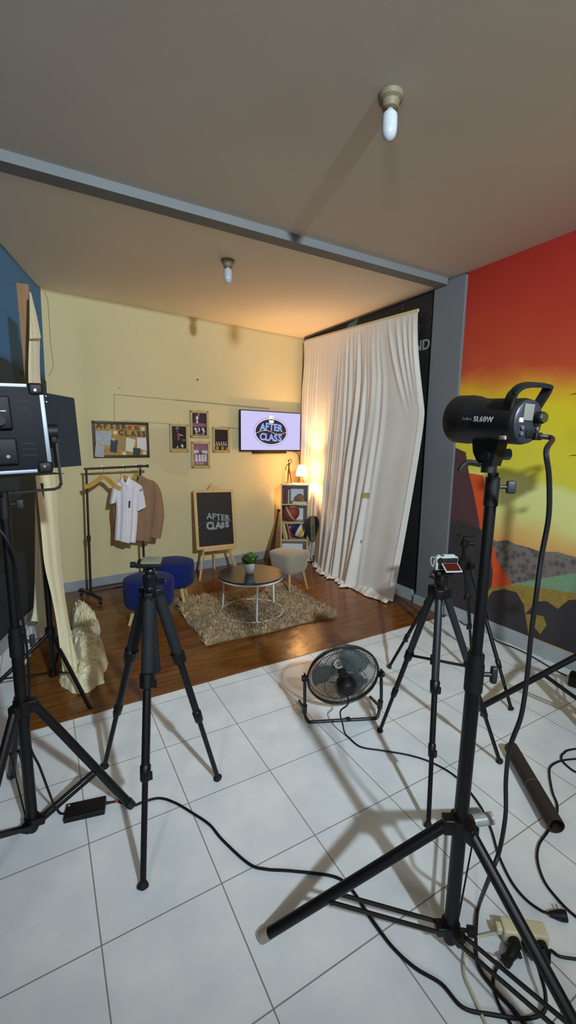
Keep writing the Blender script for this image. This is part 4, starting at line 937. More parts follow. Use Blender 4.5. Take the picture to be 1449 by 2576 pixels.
photo_frame('topmost framed sports photo, a white jumping player on maroon', [(1.545, -0.020, 1.925), (1.780, -0.020, 1.924), (1.783, -0.020, 1.613), (1.552, -0.020, 1.613)], [PMAR] + PM[1:],
            [(7, rect(.05, .4, .95, .55)), (5, rect(0, 0, 1, .05)), (2, ell(.36, .78, .09, .14, -.3)), (2, ell(.47, .93, .03, .08, -.4)), (2, ell(.36, .6, .07, .12)), (8, ell(.38, .46, .07, .12)), (2, ell(.24, .3, .09, .09)), (2, ell(.3, .18, .07, .1, .4)), (2, ell(.48, .27, .06, .14)), (2, ell(.74, .3, .08, .09)), (2, ell(.8, .2, .07, .1)), (2, ell(.75, .08, .05, .06)), (2, ell(.3, .06, .1, .03)), (8, ell(.52, .08, .08, .06))])
photo_frame('lowest framed sports photo, a row of players in white seen from behind', [(1.556, -0.020, 1.568), (1.790, -0.020, 1.566), (1.795, -0.020, 1.262), (1.561, -0.020, 1.253)], [PLIL] + PM[1:],
            [(8, rect(0, .5, 1, .72)), (5, rect(0, 0, 1, .09)), (2, rect(.05, .56, .35, .72)), (2, rect(.6, .56, .98, .7)), (1, ell(.45, .55, .3, .05))] + [(2, [(x - .1, .2), (x + .09, .2), (x + .07, .52), (x - .06, .54)]) for x in (.2, .42, .62, .82)] + [(6, ell(x, .58, .035, .035)) for x in (.2, .42, .62, .8)] + [(6, rect(x - .05, .15, x + .04, .2)) for x in (.15, .82)] + [(2, rect(x - .04, .07, x + .03, .16)) for x in (.25, .45, .62)])
photo_frame('rightmost framed sports photo, black with a small row of players at the bottom', [(1.832, -0.020, 1.745), (2.057, -0.020, 1.738), (2.068, -0.020, 1.442), (1.835, -0.020, 1.443)], PM,
            [(4, rect(.0, .02, .32, .2)), (0, rect(.0, .03, .12, .2)), (4, rect(.5, .02, .68, .19)), (4, rect(.85, .02, 1, .16)), (1, rect(.68, .02, .85, .18)), (8, rect(.04, .22, .95, .3))] + [(2, [(x, .24), (x + .05, .24), (x - .0, .42), (x - .06, .42)]) for x in (.18, .34, .54, .7, .86)] + [(4, ell(.4, .3, .08, .06)), (6, ell(.12, .4, .03, .03))])

# ------------------------------------------------------------------ chalkboard easel
P1, P2, P3, P4 = V((1.513, 4.866, 1.014)), V((2.036, 4.923, 0.995)), V((2.019, 4.800, 0.307)), V((1.504, 4.744, 0.328))
ex = ((P2 - P1) + (P3 - P4)) / 2; ey = ((P1 - P4) + (P2 - P3)) / 2; We, He = ex.length, ey.length
ex.normalize(); ey = (ey - ex * ey.dot(ex)); ey.normalize(); en = ex.cross(ey)
EM = Matrix.Translation((P1 + P2 + P3 + P4) / 4) @ Matrix((ex, ey, en)).transposed().to_4x4()
t = thing('chalkboard_easel', 'small black chalkboard on a pale wooden easel reading AFTER CLASS', 'chalkboard', (1.75, 4.7, 0))
mb = MB(EM); w_ = .034
for y in (-He / 2 + w_ / 2, He / 2 - w_ / 2): mb.box((0, y, 0), (We, w_, .024), .003)
for x in (-We / 2 + w_ / 2, We / 2 - w_ / 2): mb.box((x, 0, 0), (w_, He, .022), .003)
obj('frame', mb, WOODL, t)
bd = obj('blackboard', MB(EM).box((0, 0, -.002), (We - .05, He - .05, .01)), mat('blackboard_slate', (26, 26, 26), .6, var=.25, vs=6), t)
CH = mat('grey_white_chalk', (150, 158, 164), .9, var=.3, vs=60)
mb = MB(EM)
for i, ch in enumerate('AFTER'): mb.text(ch, .098, Matrix.Translation((-.078 + i * .059, .025 - i * .006 + (.01, .008, .004, 0, 0)[i], .0045)) @ Matrix.Rotation((-.05, 0, .1, .0, .04)[i], 4, 'Z'), .0004, .0035)
for i, ch in enumerate('CLASS'): mb.text(ch, (.118, .108, .108, .088, .094)[i], Matrix.Translation((-.082 + i * .058, -.082 + (0, -.004, -.0, .0, .005)[i], .0045)), .0004, .007)
mb.tube([(x, -.03 - .012 * math.cos((x + .19) * 14) + (-.05 if x < -.17 else 0) * (-.17 - x) / .05, .0038) for x in [-.22 + .02 * k for k in range(23)]], .0012, 5)
obj('chalk_lettering', mb, CH, bd)
mb = MB(EM); yt = He / 2
mb.prism([(-.075, yt - .004, -.012), (.085, yt - .004, -.012), (.068, yt + .036, -.012), (-.06, yt + .036, -.012)], (0, 0, .022)); mb.box((-.025, yt + .05, -.002), (.04, .03, .014), .003); mb.cyl((-.02, yt + .07, -.006), (-.02, yt + .07, .006), .009, 12)
obj('top_clamp', mb, WOODL, t)
mb = MB(EM); mb.box((.02, -He / 2 - .012, .02), (We * .82, .03, .05), .004); obj('ledge', mb, WOODL, t)
for a, f in (((-.155, -He / 2 + .02, -.02), (1.483, 4.585, 0.000)), ((.15, -He / 2 + .02, -.02), (1.985, 4.665, 0))):
    a = EM @ V(a); f = V(f)
    obj('leg', MB().bar(f + V((0, 0, .002)), a + (a - f).normalized() * .3, .02, .03), WOODL, t)
obj('rear_leg', MB().bar(EM @ V((0, .1, -.03)), (1.80, 4.985, .004), .02, .025), WOODL, t)

# ------------------------------------------------------------------ small shelf unit and what stands on it
SHM = Matrix.Translation((2.754, 4.647, 0)) @ Matrix.Rotation(math.radians(-30.7), 4, 'Z'); SY = .13
XA, XB = (-0.174, -0.000, 1.055)[0], (0.175, -0.000, 1.060)[0]; ZT = (-0.010, -0.000, 1.053)[2]; YF, YB = 0, .235
LV = [(-0.006, 0.000, 0.806)[2], (-0.002, -0.000, 0.569)[2], (0.001, -0.000, 0.344)[2]]
SH = mat('pale_oak_laminate', (196, 178, 140), .5, var=.1, vs=5, stretch=(3, 3, 1)); th = .016
t = thing('shelf_unit', 'narrow pale open shelf unit in the corner holding balls and books', 'shelf', SHM @ V(((XA + XB) / 2, SY, 0)))
for x in (XA + th / 2, XB - th / 2): obj('side_panel', MB(SHM).box((x, (YF + YB) / 2, ZT / 2), (th, YB - YF, ZT), .001), SH, t)
obj('top_panel', MB(SHM).box(((XA + XB) / 2, (YF + YB) / 2, ZT - th / 2 + .001), (XB - XA + .004, YB - YF + .004, th), .001), SH, t)
for z in LV + [.06]: obj('shelf', MB(SHM).box(((XA + XB) / 2, (YF + YB) / 2, z - th / 2), (XB - XA - 2 * th, YB - YF, th), .001), SH, t)
obj('back_panel', MB(SHM).box(((XA + XB) / 2, YB - .004, ZT / 2), (XB - XA - .01, .005, ZT - .02)), mat('white_back_board', (214, 218, 222), .35), t)
def book(x, z, wdt, h, c, label, tilt=0, d=.15, y=YF + .015, flat=False, grp='books in the corner shelf unit'):
    M = SHM @ Matrix.Translation((x, y, z)) @ Matrix.Rotation(tilt, 4, 'Y')
    t = thing('book', label, 'book', M @ V((0, 0, 0)), grp)
    cv = mat('book_cover', c, .55, var=.15, vs=20); pg = mat('book_pages', (216, 206, 184), .8, var=.1)
    mb = MB(M)
    if flat:
        mb.box((0, d / 2, h - .001), (wdt, d, .002)); mb.box((0, d / 2, .001), (wdt, d, .002)); mb.box((wdt / 2 - .001, d / 2, h / 2), (.002, d, h)); obj('cover', mb, cv, t)
        obj('pages', MB(M).box((-.002, d / 2, h / 2), (wdt - .006, d - .003, h - .004)), pg, t)
    else:
        mb.box((-wdt / 2 + .0012, d / 2, h / 2), (.0024, d, h)); mb.box((wdt / 2 - .0012, d / 2, h / 2), (.0024, d, h)); mb.box((0, .0012, h / 2), (wdt, .0024, h)); obj('cover', mb, cv, t)
        obj('pages', MB(M).box((0, d / 2, h / 2 - .001), (wdt - .005, d - .006, h - .008)), pg, t)
xb = XA + th
book(xb + .021, LV[0] + .001, .038, .185, (84, 50, 40), 'thick brown book at the left end of the top shelf')
book(xb + .057, LV[0] + .001, .028, .19, (120, 46, 38), 'dark red book standing in the middle of the top shelf row')
book(xb + .081, LV[0] + .001, .014, .18, (214, 212, 204), 'thin white book on the top shelf beside the dark red one')
book(xb + .098, LV[0] + .001, .016, .195, (92, 86, 76), 'grey book at the right end of the top shelf row')
book(xb + .222, LV[0] + .001, .185, .026, (222, 208, 164), 'cream book lying flat on the top shelf under the small tan ball', flat=True, d=.17)
tl = math.radians(-13)
book(xb + .036, LV[2] + .006, .024, .205, (158, 140, 118), 'grey brown book at the left of the leaning row on the third shelf', tl + .02)
book(xb + .066, LV[2] + .007, .030, .22, (206, 190, 92), 'thick yellow book leaning on the third shelf', tl)
book(xb + .092, LV[2] + .004, .016, .215, (92, 32, 24), 'thin dark red book leaning beside the yellow one on the third shelf', tl)
book(xb + .112, LV[2] + .005, .018, .215, (206, 112, 104), 'pink book at the right of the leaning row on the third shelf', tl + .01)
# balls
def ball_obj(name, label, c, r, m, seams=None, sm=None):
    t = thing(name, label, 'ball', c)
    o = obj('ball_skin', MB().ball(c, r, 36, 20), m, t)
    if seams: obj('seam', seams, sm, o)
    return t
c = SHM @ V(((0.064, 0.090, 0.877)[0], .09, LV[0] + .028 + .046)); mb = MB()
for k in range(7):
    ax = V((math.cos(k * 2.4), math.sin(k * 2.4), .3 + .25 * (k % 3))).normalized()
    for o_ in (-.012, 0, .012): mb.ring(c + ax * o_, math.sqrt(.046 ** 2 - o_ ** 2), .0022, ax, 40, 5)
ball_obj('cane_ball', 'small tan woven ball on the cream book in the top shelf', c, .0455, mat('tan_rattan', (150, 108, 64), .7, var=.3, vs=60), mb, mat('rattan_strip', (168, 122, 74), .6, var=.2))
cb = SHM @ V(((-0.048, 0.120, 0.659)[0], .115, LV[1] + .113)); R0 = .112
mb = MB(); seamm = mat('tan_panel', (188, 168, 138), .7, var=.1, vs=60, bump=.2)
def patch(mb, c, r, ax, hw0, a0, a1, n=40):
    """band on a sphere around axis ax between angles, half width hw0"""
    ax = V(ax).normalized(); x = ax.orthogonal().normalized(); y = ax.cross(x); rows = []
    for i in range(n + 1):
        a = lerp(a0, a1, i / n); row = []
        for j in range(5):
            e = lerp(-hw0, hw0, j / 4); row.append(V(c) + (x * math.cos(a) * math.cos(e) + y * math.sin(a) * math.cos(e) + ax * math.sin(e)) * r)
        rows.append(row)
    mb.grid(rows)
vdir = (V((0, 0, 1.57)) - cb).normalized(); rt = V((0, 0, 1)).cross(vdir).normalized(); upv = vdir.cross(rt)
ax1 = (rt * .83 + upv * .5 + vdir * .22).normalized()
patch(mb, cb, R0 * 1.004, ax1, .10, 0, 2 * PI)
patch(mb, cb, R0 * 1.003, (rt * .25 - upv * .75 + vdir * .6).normalized(), .075, 1.9, 4.2)
ball_obj('basketball', 'red brown basketball with a tan band on the second shelf', cb, R0, mat('red_brown_leather', (138, 58, 44), .65, var=.12, vs=30, bump=.3, bs=500), mb, seamm)
cvb = SHM @ V(((0.067, 0.110, 0.426)[0], .11, LV[2] + .107)); Rv = .106
vdir = (V((0, 0, 1.57)) - cvb).normalized(); rt = V((0, 0, 1)).cross(vdir).normalized(); upv = vdir.cross(rt)
mb = MB(); ax = (rt * .80 - upv * .42 + vdir * .0).normalized()
t = ball_obj('volleyball', 'blue white and yellow volleyball on the third shelf', cvb, Rv, mat('volleyball_blue', (44, 40, 104), .5, var=.1))
def band(ax, e0, e1, a0, a1, m, k=1.004):
    mb = MB(); ax = V(ax).normalized(); x_ = (vdir - ax * vdir.dot(ax)).normalized(); y_ = ax.cross(x_); rows = []
    for i in range(25):
        a = lerp(a0, a1, i / 24)
        rows.append([cvb + (x_ * math.cos(a) * math.cos(e) + y_ * math.sin(a) * math.cos(e) + ax * math.sin(e)) * Rv * k for e in [lerp(e0, e1, j / 6) for j in range(7)]])
    mb.grid(rows); obj('panel', mb, m, t)
VW = mat('volleyball_white', (214, 206, 190), .5); VY = mat('volleyball_yellow', (206, 172, 42), .5)
band(ax, -.22, .12, -1.0, .95, VW); band(ax, .14, .46, -1.0, .95, VY); band(ax, .48, .85, -.9, .9, VW)
ax_b = (upv * .9 + rt * .42).normalized(); band(ax_b, .12, .42, .15, 1.2, VY, 1.003); band(ax_b, .5, .9, .2, 1.2, VW, 1.002)
ax_c = (rt * .8 + upv * -.5 + vdir * .1).normalized(); band(ax_c, -.95, -.75, -.7, .7, mat('volleyball_grey', (128, 124, 118), .5), 1.003)
# figurine and table lamp on top
t = thing('figurine', 'slim bronze dancer figurine with one raised arm on the shelf unit', 'figurine', SHM @ V(((-0.082, 0.130, 1.060)[0], SY, ZT)))
BRZ = mat('bronze', (122, 72, 42), .35, .7, var=.2, vs=30)
f = lambda q: SHM @ V(q)
mb = MB()
mb.tube([f((-0.094, 0.130, 1.065)), f((-0.088, 0.130, 1.156)), f((-0.081, 0.130, 1.228)), f((-0.079, 0.130, 1.258)), f((-0.077, 0.130, 1.298)), f((-0.080, 0.130, 1.324))], [.005, .008, .012, .010, .014, .006], 10)
mb.tube([f((-0.046, 0.130, 1.081)), f((-0.057, 0.130, 1.157)), f((-0.071, 0.130, 1.228)), f((-0.077, 0.130, 1.258))], [.005, .008, .011, .009], 10)
mb.tube(cat([f((-0.085, 0.130, 1.301)), f((-0.107, 0.130, 1.288)), f((-0.120, 0.130, 1.252)), f((-0.127, 0.130, 1.217))], 4), .0045, 8)
mb.tube(cat([f((-0.070, 0.130, 1.304)), f((-0.050, 0.130, 1.319)), f((-0.047, 0.130, 1.344)), f((-0.070, 0.130, 1.369))], 4), .0045, 8)
p = f((-0.084, 0.130, 1.344)); mb.ball(p, .013, 14, 8)
obj('figure', mb, BRZ, t)
mb = MB(SHM); q = (-0.077, 0.130, 1.060); mb.box((q[0], SY, ZT + .006), (.085, .06, .008), .002); mb.tube([((-0.094, 0.130, 1.065)[0], SY, ZT + .008), ((-0.094, 0.130, 1.065)[0] - .02, SY - .015, ZT + .012)], .007, 8); mb.tube([((-0.046, 0.130, 1.081)[0], SY, ZT + .008), (-0.046, 0.130, 1.081)], .006, 8); obj('stand', mb, BRZ, t)
lx = (0.087, 0.130, 1.189)[0]; zs0, zs1 = (0.085, 0.130, 1.154)[2], (0.083, 0.130, 1.291)[2]
t = thing('table_lamp', 'small lit table lamp with a glowing white shade on the shelf unit', 'lamp', SHM @ V((lx, SY, ZT)))
mb = MB(SHM); mb.lathe([(.012, ZT + .03), (.011, zs0 - .02), (.013, zs0 + .004)], (lx, SY, 0), (0, 0, 1), 16)
for k in range(3):
    a = 2 * PI * k / 3 + .5; mb.tube(cat([(lx, SY, zs0 - .02), (lx + .014 * math.cos(a), SY + .014 * math.sin(a), ZT + .05), (lx + .042 * math.cos(a), SY + .042 * math.sin(a), ZT + .007)], 4), [.008, .008, .008, .008, .008, .008, .007, .007, .007], 8)
obj('base', mb, mat('reddish_wood', (150, 84, 56), .5, var=.2), t)
sh = MB(SHM); sh.lathe([(.074, zs0), (.077, zs0 + .01), (.052, zs1 - .012), (.047, zs1), (.045, zs1 - .001), (.050, zs1 - .013), (.074, zs0 + .011), (.072, zs0)], (lx, SY, 0), (0, 0, 1), 32)
n_ = 32; sh.f = sh.f[:-2]; sh.fm = sh.fm[:-2]                       # shade is open at top and bottom
obj('lamp_shade', sh, emit('glowing_shade', (255, 188, 112), 44.0), t)
obj('downlight_blocker', MB(SHM).lathe([(.012, zs0 - .012), (.036, zs0 + .004), (.040, zs0 + .014), (.014, zs0 + .022)], (lx, SY, 0), (0, 0, 1), 20), mat('white_blocker', (206, 196, 176), .6), t)  # opaque cap added under the bulb to block its downward light
obj('lit_bulb', MB(SHM).ball((lx, SY, lerp(zs0, zs1, .5)), .026, 16, 10), emit('lit_warm_bulb', (255, 196, 128), 2900.0), t)
# bat and racket leaning beside it
t = thing('baseball_bat', 'dark brown baseball bat leaning in the corner left of the shelf unit', 'bat', (2.463, 4.764, 0.000))
a, b = V((2.414, 4.690, 0.000)) + V((0, 0, .012)), V((2.777, 5.105, 0.664)); L = (b - a).length
obj('bat_body', MB().lathe([(.001, 0), (.02, .0), (.028, .008), (.031, .06), (.030, .22), (.024, .38), (.015, .54), (.0125, L - .03), (.013, L - .022), (.001, L - .02)], a, b - a, 20), WOODD, t)
obj('knob', MB().lathe([(.0125, L - .03), (.016, L - .02), (.024, L - .012), (.025, L - .003), (.001, L)], a, b - a, 20), WOODD, t)
t = thing('racket', 'racket in a black and olive head cover leaning at the right of the shelf unit', 'racket', (2.983, 4.518, 0.000))
a, b = V((3.009, 4.566, 0.000)) + V((0, 0, .006)), SHM @ V((0.214, -0.050, 0.660)); d = (b - a).normalized(); L = (b - a).length
rx = V((1, .05, 0)); rx = (rx - d * rx.dot(d)).normalized(); ry = d.cross(rx)
RM = Matrix.Translation(a) @ Matrix((rx, ry, d)).transposed().to_4x4()
hl = L * .52
prof = [(0, .0), (.02, .0), (.045, .06), (.075, .13), (.104, .21), (.113, .29), (.10, .36), (.07, .40), (.03, .418), (0, .42)]
sc = hl / .42
rows = []
side = cat([(x, 0, z * sc) for x, z in prof], 4)
mb = MB(RM @ Matrix.Translation((0, 0, L - hl)))
for s in (1, -1):
    rows = [[(-p.x * (1 - 2 * j / 8), s * .014 * math.sqrt(max(0, 1 - (1 - 2 * j / 8) ** 2)) * (1 if p.x > .004 else 0), p.z) for j in range(9)] for p in side]
    mb.grid(rows)
hc = obj('head_cover', mb, mat('black_cover_cloth', (26, 24, 22), .6, var=.2, bump=.1), t)
mb = MB(RM @ Matrix.Translation((0, 0, L - hl)))
for s in (1, -1):
    pts = [p for p in side]; rows = []
    for p in pts:
        hw = min(p.x * .96, .035); rows.append([(u * hw, s * (.0155 if p.x > .03 else .0155 * p.x / .03 + .001), p.z) for u in (-1, -.5, 0, .5, 1)])
    mb.grid(rows)
OLV = mat('olive_cover_stripe', (104, 100, 76), .7, var=.1); st = obj('stripe', mb, OLV, hc)
mb = MB(RM @ Matrix.Translation((0, 0, L - hl))); r_ = random.Random(4)
for k in range(9):
    z = .10 + k * .022; mb.box((.004 + r_.uniform(-.003, .003), ry.y * 0 + .0165, z * sc), (.018, .001, .012), None, Matrix.Rotation(r_.uniform(-.5, .5), 3, 'Y')); mb.box((.004, -.0165, z * sc), (.018, .001, .012), None, Matrix.Rotation(r_.uniform(-.5, .5), 3, 'Y'))
obj('worn_print', mb, mat('dark_worn_print', (58, 56, 44), .7), st)
obj('shaft', MB(RM).cyl((0, 0, .12), (0, 0, L - hl + .02), .0045, 10), mat('grey_shaft', (128, 126, 124), .3, .5), t)
mb = MB(RM); mb.lathe([(.013, 0), (.0145, .006), (.013, .02), (.0125, .12), (.006, .135)], seg=12); g_ = obj('grip', mb, mat('black_grip_tape', (30, 28, 26), .8), t)
mb = MB(RM); mb.tube([(.0135 * math.cos(k * .5), .0135 * math.sin(k * .5), .008 + k * .0017) for k in range(66)], .0022, 5); obj('grip_wrap', mb, mat('pale_grip_stripe', (150, 142, 128), .8), g_)

# ------------------------------------------------------------------ rug, table, plant, stools
rnd = random.Random(11)
RX0, RX1, RY0, RY1 = 1.03, 2.25, 3.03, 4.02
mb = MB()
def rug_pt(u, v):
    x = lerp(RX0, RX1, u) + .012 * math.sin(v * 9) + (.03 * (v - .5)); y = lerp(RY0, RY1, v) + .012 * math.sin(u * 11); return x, y
n = 24
mb.grid([[(*rug_pt(i / n, j / n), .018 + .004 * math.sin(i * 1.7 + j)) for i in range(n + 1)] for j in range(n + 1)])
mb.grid([[(*rug_pt(i / n, j / n), .0045) for i in range(n + 1)][::-1] for j in range(n + 1)])
vs = []; fs = []
for k in range(17000):
    u, v = rnd.random(), rnd.random(); x, y = rug_pt(u, v)
    L = rnd.uniform(.045, .085); a = rnd.gauss(1.2 + 2.2 * math.sin(x * 4.3 + 1) * math.cos(y * 3.7), .9); b = rnd.uniform(.3, .95)
    d = V((math.cos(a) * math.cos(b), math.sin(a) * math.cos(b), math.sin(b))); s = V((-math.sin(a), math.cos(a), 0)) * rnd.uniform(.003, .0065)
    p = V((x, y, .012)); i = len(vs); q = p + d * L * .6 + V((0, 0, .004)); e = p + d * L - V((0, 0, L * .12))
    vs += [p - s, p + s, q + s * .8, q - s * .8, e]; fs += [[i, i + 1, i + 2, i + 3], [i + 3, i + 2, i + 4]]
mb.add(vs, fs)
o = obj('shag_rug', mb, mat('brown_shag', (196, 170, 132), .85, var=.0, c2=(140, 114, 80), vs=16, sheen=.2), smooth=False)
tag(o, 'rectangular light brown shag rug under the round table', 'rug')

TC = V((1.572, 3.395, 0)); ZT_ = .412
t = thing('coffee_table', 'round coffee table with a dark glossy top and thin white metal legs on the rug', 'table', TC)
mb = MB(); mb.lathe([(.001, ZT_ - .018), (.287, ZT_ - .018), (.292, ZT_ - .014), (.292, ZT_ - .003), (.289, ZT_), (.001, ZT_)], TC, seg=64)
obj('table_top', mb, mat('dark_glossy_top', (56, 52, 54), .16, var=.1, spec=.6), t)
mb = MB(); mb.ring(TC + V((0, 0, ZT_ - .026)), .279, .009, seg=64); obj('top_ring', mb, WHITE, t)
mb = MB(); mb.ring(V((1.603, 3.445, .043)), .285, .0055, seg=64); obj('floor_ring', mb, WHITE, t)
for x, y in ((1.516, 3.165), (1.40, 3.66), (1.868, 3.518)):
    p = V((x, y, 0)); q = TC + (p - TC).normalized() * .279
    obj('leg', MB().bar((x, y, .032), (lerp(x, q.x, .5), lerp(y, q.y, .5), ZT_ - .022), .014, .014), WHITE, t)
pc = V((1.563, 3.414, 0.412)); t = thing('potted_plant', 'small green plant in a white pot on the round table', 'plant', pc)
obj('pot', MB().lathe([(.001, 0), (.029, 0), (.034, .006), (.046, .045), (.049, .09), (.049, .093), (.045, .093), (.043, .08), (.001, .078)], pc, seg=32), mat('white_ceramic_pot', (218, 226, 226), .3, var=.02), t)
G1 = mat('green_leaf', (70, 110, 38), .5, var=.3, vs=30); G2 = mat('pale_green_leaf', (150, 166, 92), .5, var=.2, vs=30)
mb = MB()
for k in range(150):
    a = rnd.uniform(0, 2 * PI); el_ = rnd.uniform(.25, 1.5); r0 = rnd.uniform(0, .03); L = rnd.uniform(.045, .1) * (.62 + .38 * math.sin(el_))
    p0 = pc + V((r0 * math.cos(a), r0 * math.sin(a), .085)); d = V((math.cos(a) * math.cos(el_), math.sin(a) * math.cos(el_), math.sin(el_)))
    s = V((-math.sin(a), math.cos(a), 0)); mb.mi = 1 if el_ > .9 and rnd.random() < .4 else 0
    m0 = .45 if rnd.random() < .5 else .7
    for m_ in (m0, 1.0):
        c = p0 + d * L * m_; e = (d + V((rnd.uniform(-.4, .4), rnd.uniform(-.4, .4), .4))).normalized(); w_ = rnd.uniform(.009, .014)
        mb.add([c - e * .012, c + s * w_, c + e * .02, c - s * w_, c + V((0, 0, .004))], [[0, 1, 4], [1, 2, 4], [2, 3, 4], [3, 0, 4]])
    mb.tube([p0, p0 + d * L], .0009, 4, False)
obj('foliage', mb, [G1, G2], t)

def round_stool(label, c, r, h0, h1, feet, legm, tilt=0):
    t = thing('round_stool', label, 'stool', (c[0], c[1], 0), 'blue round stools')
    n = 44; mb = MB()
    prof = [(.001, h0), (r * .86, h0), (r * .93, h0 + .01), (r * .98, h0 + .04), (r, h1 - .06), (r * .985, h1 - .025), (r * .94, h1 - .008), (r * .82, h1 + .003), (r * .5, h1 + .012), (.001, h1 + .014)]
    mb.lathe(prof, (c[0], c[1], 0), seg=n); seat = obj('seat', mb, BLUEF, t, ang=60)
    mb = MB(); mb.ring((c[0], c[1], h1 - .012), r * .965, .003, seg=n, rs=6); obj('piping', mb, BLUEF, seat)
    for a in feet:
        d = V((math.cos(a), math.sin(a), 0)); b = V((c[0], c[1], h0 + .005)) + d * r * .55; f_ = V((c[0], c[1], .006)) + d * r * .82
        obj('leg', MB().tube([f_, b], [.0125, .024], 14), legm, t)
LEGM = mat('birch_leg', (206, 176, 120), .55, var=.25, vs=14)
round_stool('blue round upholstered stool nearer the camera, behind the tripod', (.735, 3.66), .21, .185, .425, (2.9, 1.25, -.35, 4.45), LEGM)
round_stool('blue round upholstered stool farther back, nearer the wall', (1.045, 4.06), .205, .20, .43, (.4, 1.97, 3.54, 5.11), LEGM)

# beige square stool with rounded corners
SQ = Matrix.Translation((2.245, 3.885, 0)) @ Matrix.Rotation(math.radians(17), 4, 'Z')
t = thing('square_stool', 'grey beige upholstered square stool with splayed wooden legs at the rug corner', 'stool', (2.245, 3.885, 0))
n = 48; rows = []
def sq(a, h, p=5.5): c, s = abs(math.cos(a)), abs(math.sin(a)); r = h / (c ** p + s ** p) ** (1 / p); return r * math.cos(a), r * math.sin(a)
for h, z in ((.001, .212), (.128, .212), (.142, .222), (.150, .25), (.172, .40), (.173, .412), (.168, .424), (.158, .432), (.12, .441), (.06, .446), (.001, .447)):
    row = []
    for k in range(n + 1):
        x, y = sq(2 * PI * k / n, h); row.append((x, y, z))
    rows.append(row)
mb = MB(SQ); mb.grid(rows); seat = obj('seat', mb, BEIGEF, t, ang=60)
mb = MB(SQ); mb.tube([(*sq(2 * PI * k / n, .1735), .413) for k in range(n + 1)], .0025, 6, False); obj('piping', mb, BEIGEF, seat)
for sx, sy in ((1, 1), (1, -1), (-1, 1), (-1, -1)):
    mb = MB(SQ); mb.tube([(sx * .142, sy * .142, .006 if (sx, sy) != (-1, -1) else .02), (sx * .105, sy * .105, .218)], [.010, .018], 12); obj('leg', mb, mat('tan_stool_leg', (188, 152, 96), .5, var=.2), t)

# ------------------------------------------------------------------ garment rack with clothes
RKB = mat('black_rack_tube', (36, 30, 30), .4)
A0, A1 = V((0.350, 4.560, 0.060)), V((0.380, 4.600, 1.282)); B0_, B1 = V((0.885, 4.620, 0.182)), V((0.888, 4.620, 1.291))
t = thing('garment_rack', 'black garment rack on casters against the cream wall', 'clothes rack', (A0.x, A0.y, 0))
for p, q, k in ((A0, A1, .47), (B0_, B1, .0)):
    p = V((p.x, p.y, .075)); mb = MB(); m = p.lerp(q, .45); mb.cyl(p, m, .0125, 14); mb.cyl(m, q, .0105, 14); o = obj('post', mb, RKB, t)
    obj('joint', MB().cyl(m - V((0, 0, .03)), m + V((0, 0, .025)), .018, 14), RKB, o)
R0, R1 = A1 + V((-.02, 0, .012)), V((0.963, 4.630, 1.313))
rail = obj('rail', MB().cyl(R0, R1, .0115, 14), RKB, t)
mb = MB(); d = (R1 - R0).normalized(); mb.cyl(R1 - d * .012, R1, .0135, 14); mb.ball(R1, .0165, 14, 8); mb.cyl(R1 - d * .1, R1 - d * .06, .015, 14); obj('rail_end', mb, RKB, rail)
for p in (A0, B0_):
    a, b = V((p.x - .075, p.y + .17, .06)), V((p.x + .065, p.y - .19, .06))
    fb = obj('base_bar', MB().bar(a, b, .028, .028, r=.004), RKB, t)
    for q in (a, b):
        mb = MB(); mb.cyl(q + V((-.014, 0, -.036)), q + V((.014, 0, -.036)), .024, 16); mb.box(q + V((0, 0, -.012)), (.034, .03, .036), .004); obj('caster', mb, BLKM, fb)
for o_ in (-.05, .08): obj('lower_rail', MB().cyl((A0.x, A0.y + o_, .085), (B0_.x, B0_.y + o_, .085), .008, 10), RKB, t)

def hanger(label, pts, hook, grp='wooden clothes hangers', loc=None):
    pts = [V(p) for p in pts]; t = thing('clothes_hanger', label, 'hanger', pts[len(pts) // 2], grp)
    c = cat(pts, 6); mb = MB()
    for a, b in zip(c[:-1], c[1:]): mb.bar(a, b + (b - a) * .12, .012, .040, up=(0, 0, 1), r=None)
    obj('hanger_body', mb, WOODH, t)
    obj('hook', MB().tube(cat([V(h) for h in hook], 5), .0022, 7), CHROME, t)
def rail_at(u): return R0.lerp(R1, u)
def hook_for(u, top):
    r = rail_at(u); top = V(top)
    return [top, top.lerp(r, .55) + V((.006, 0, 0)), r + V((.016, 0, -.004)), r + V((.010, 0, .014)), r + V((-.004, 0, .018)), r + V((-.017, -.0, .006))]
hanger('empty yellow wooden hanger at the left of the garment rack', [(0.346, 4.545, 1.122), (0.407, 4.555, 1.142), (0.467, 4.570, 1.177), (0.516, 4.580, 1.210), (0.558, 4.570, 1.194), (0.603, 4.545, 1.148), (0.647, 4.530, 1.112), (0.680, 4.525, 1.099)], hook_for(.28, (0.518, 4.580, 1.233)))
hanger('wooden hanger inside the white shirt', [(0.658, 4.575, 1.123), (0.695, 4.575, 1.178), (0.722, 4.575, 1.205), (0.748, 4.575, 1.192), (0.800, 4.575, 1.150), (0.849, 4.575, 1.116)], hook_for(.61, (0.728, 4.580, 1.236)))
hanger('wooden hanger inside the brown jacket shirt', [(0.804, 4.640, 1.153), (0.837, 4.640, 1.205), (0.862, 4.640, 1.225), (0.893, 4.640, 1.199), (0.955, 4.640, 1.156), (1.015, 4.640, 1.121)], hook_for(.82, (0.863, 4.640, 1.257)))

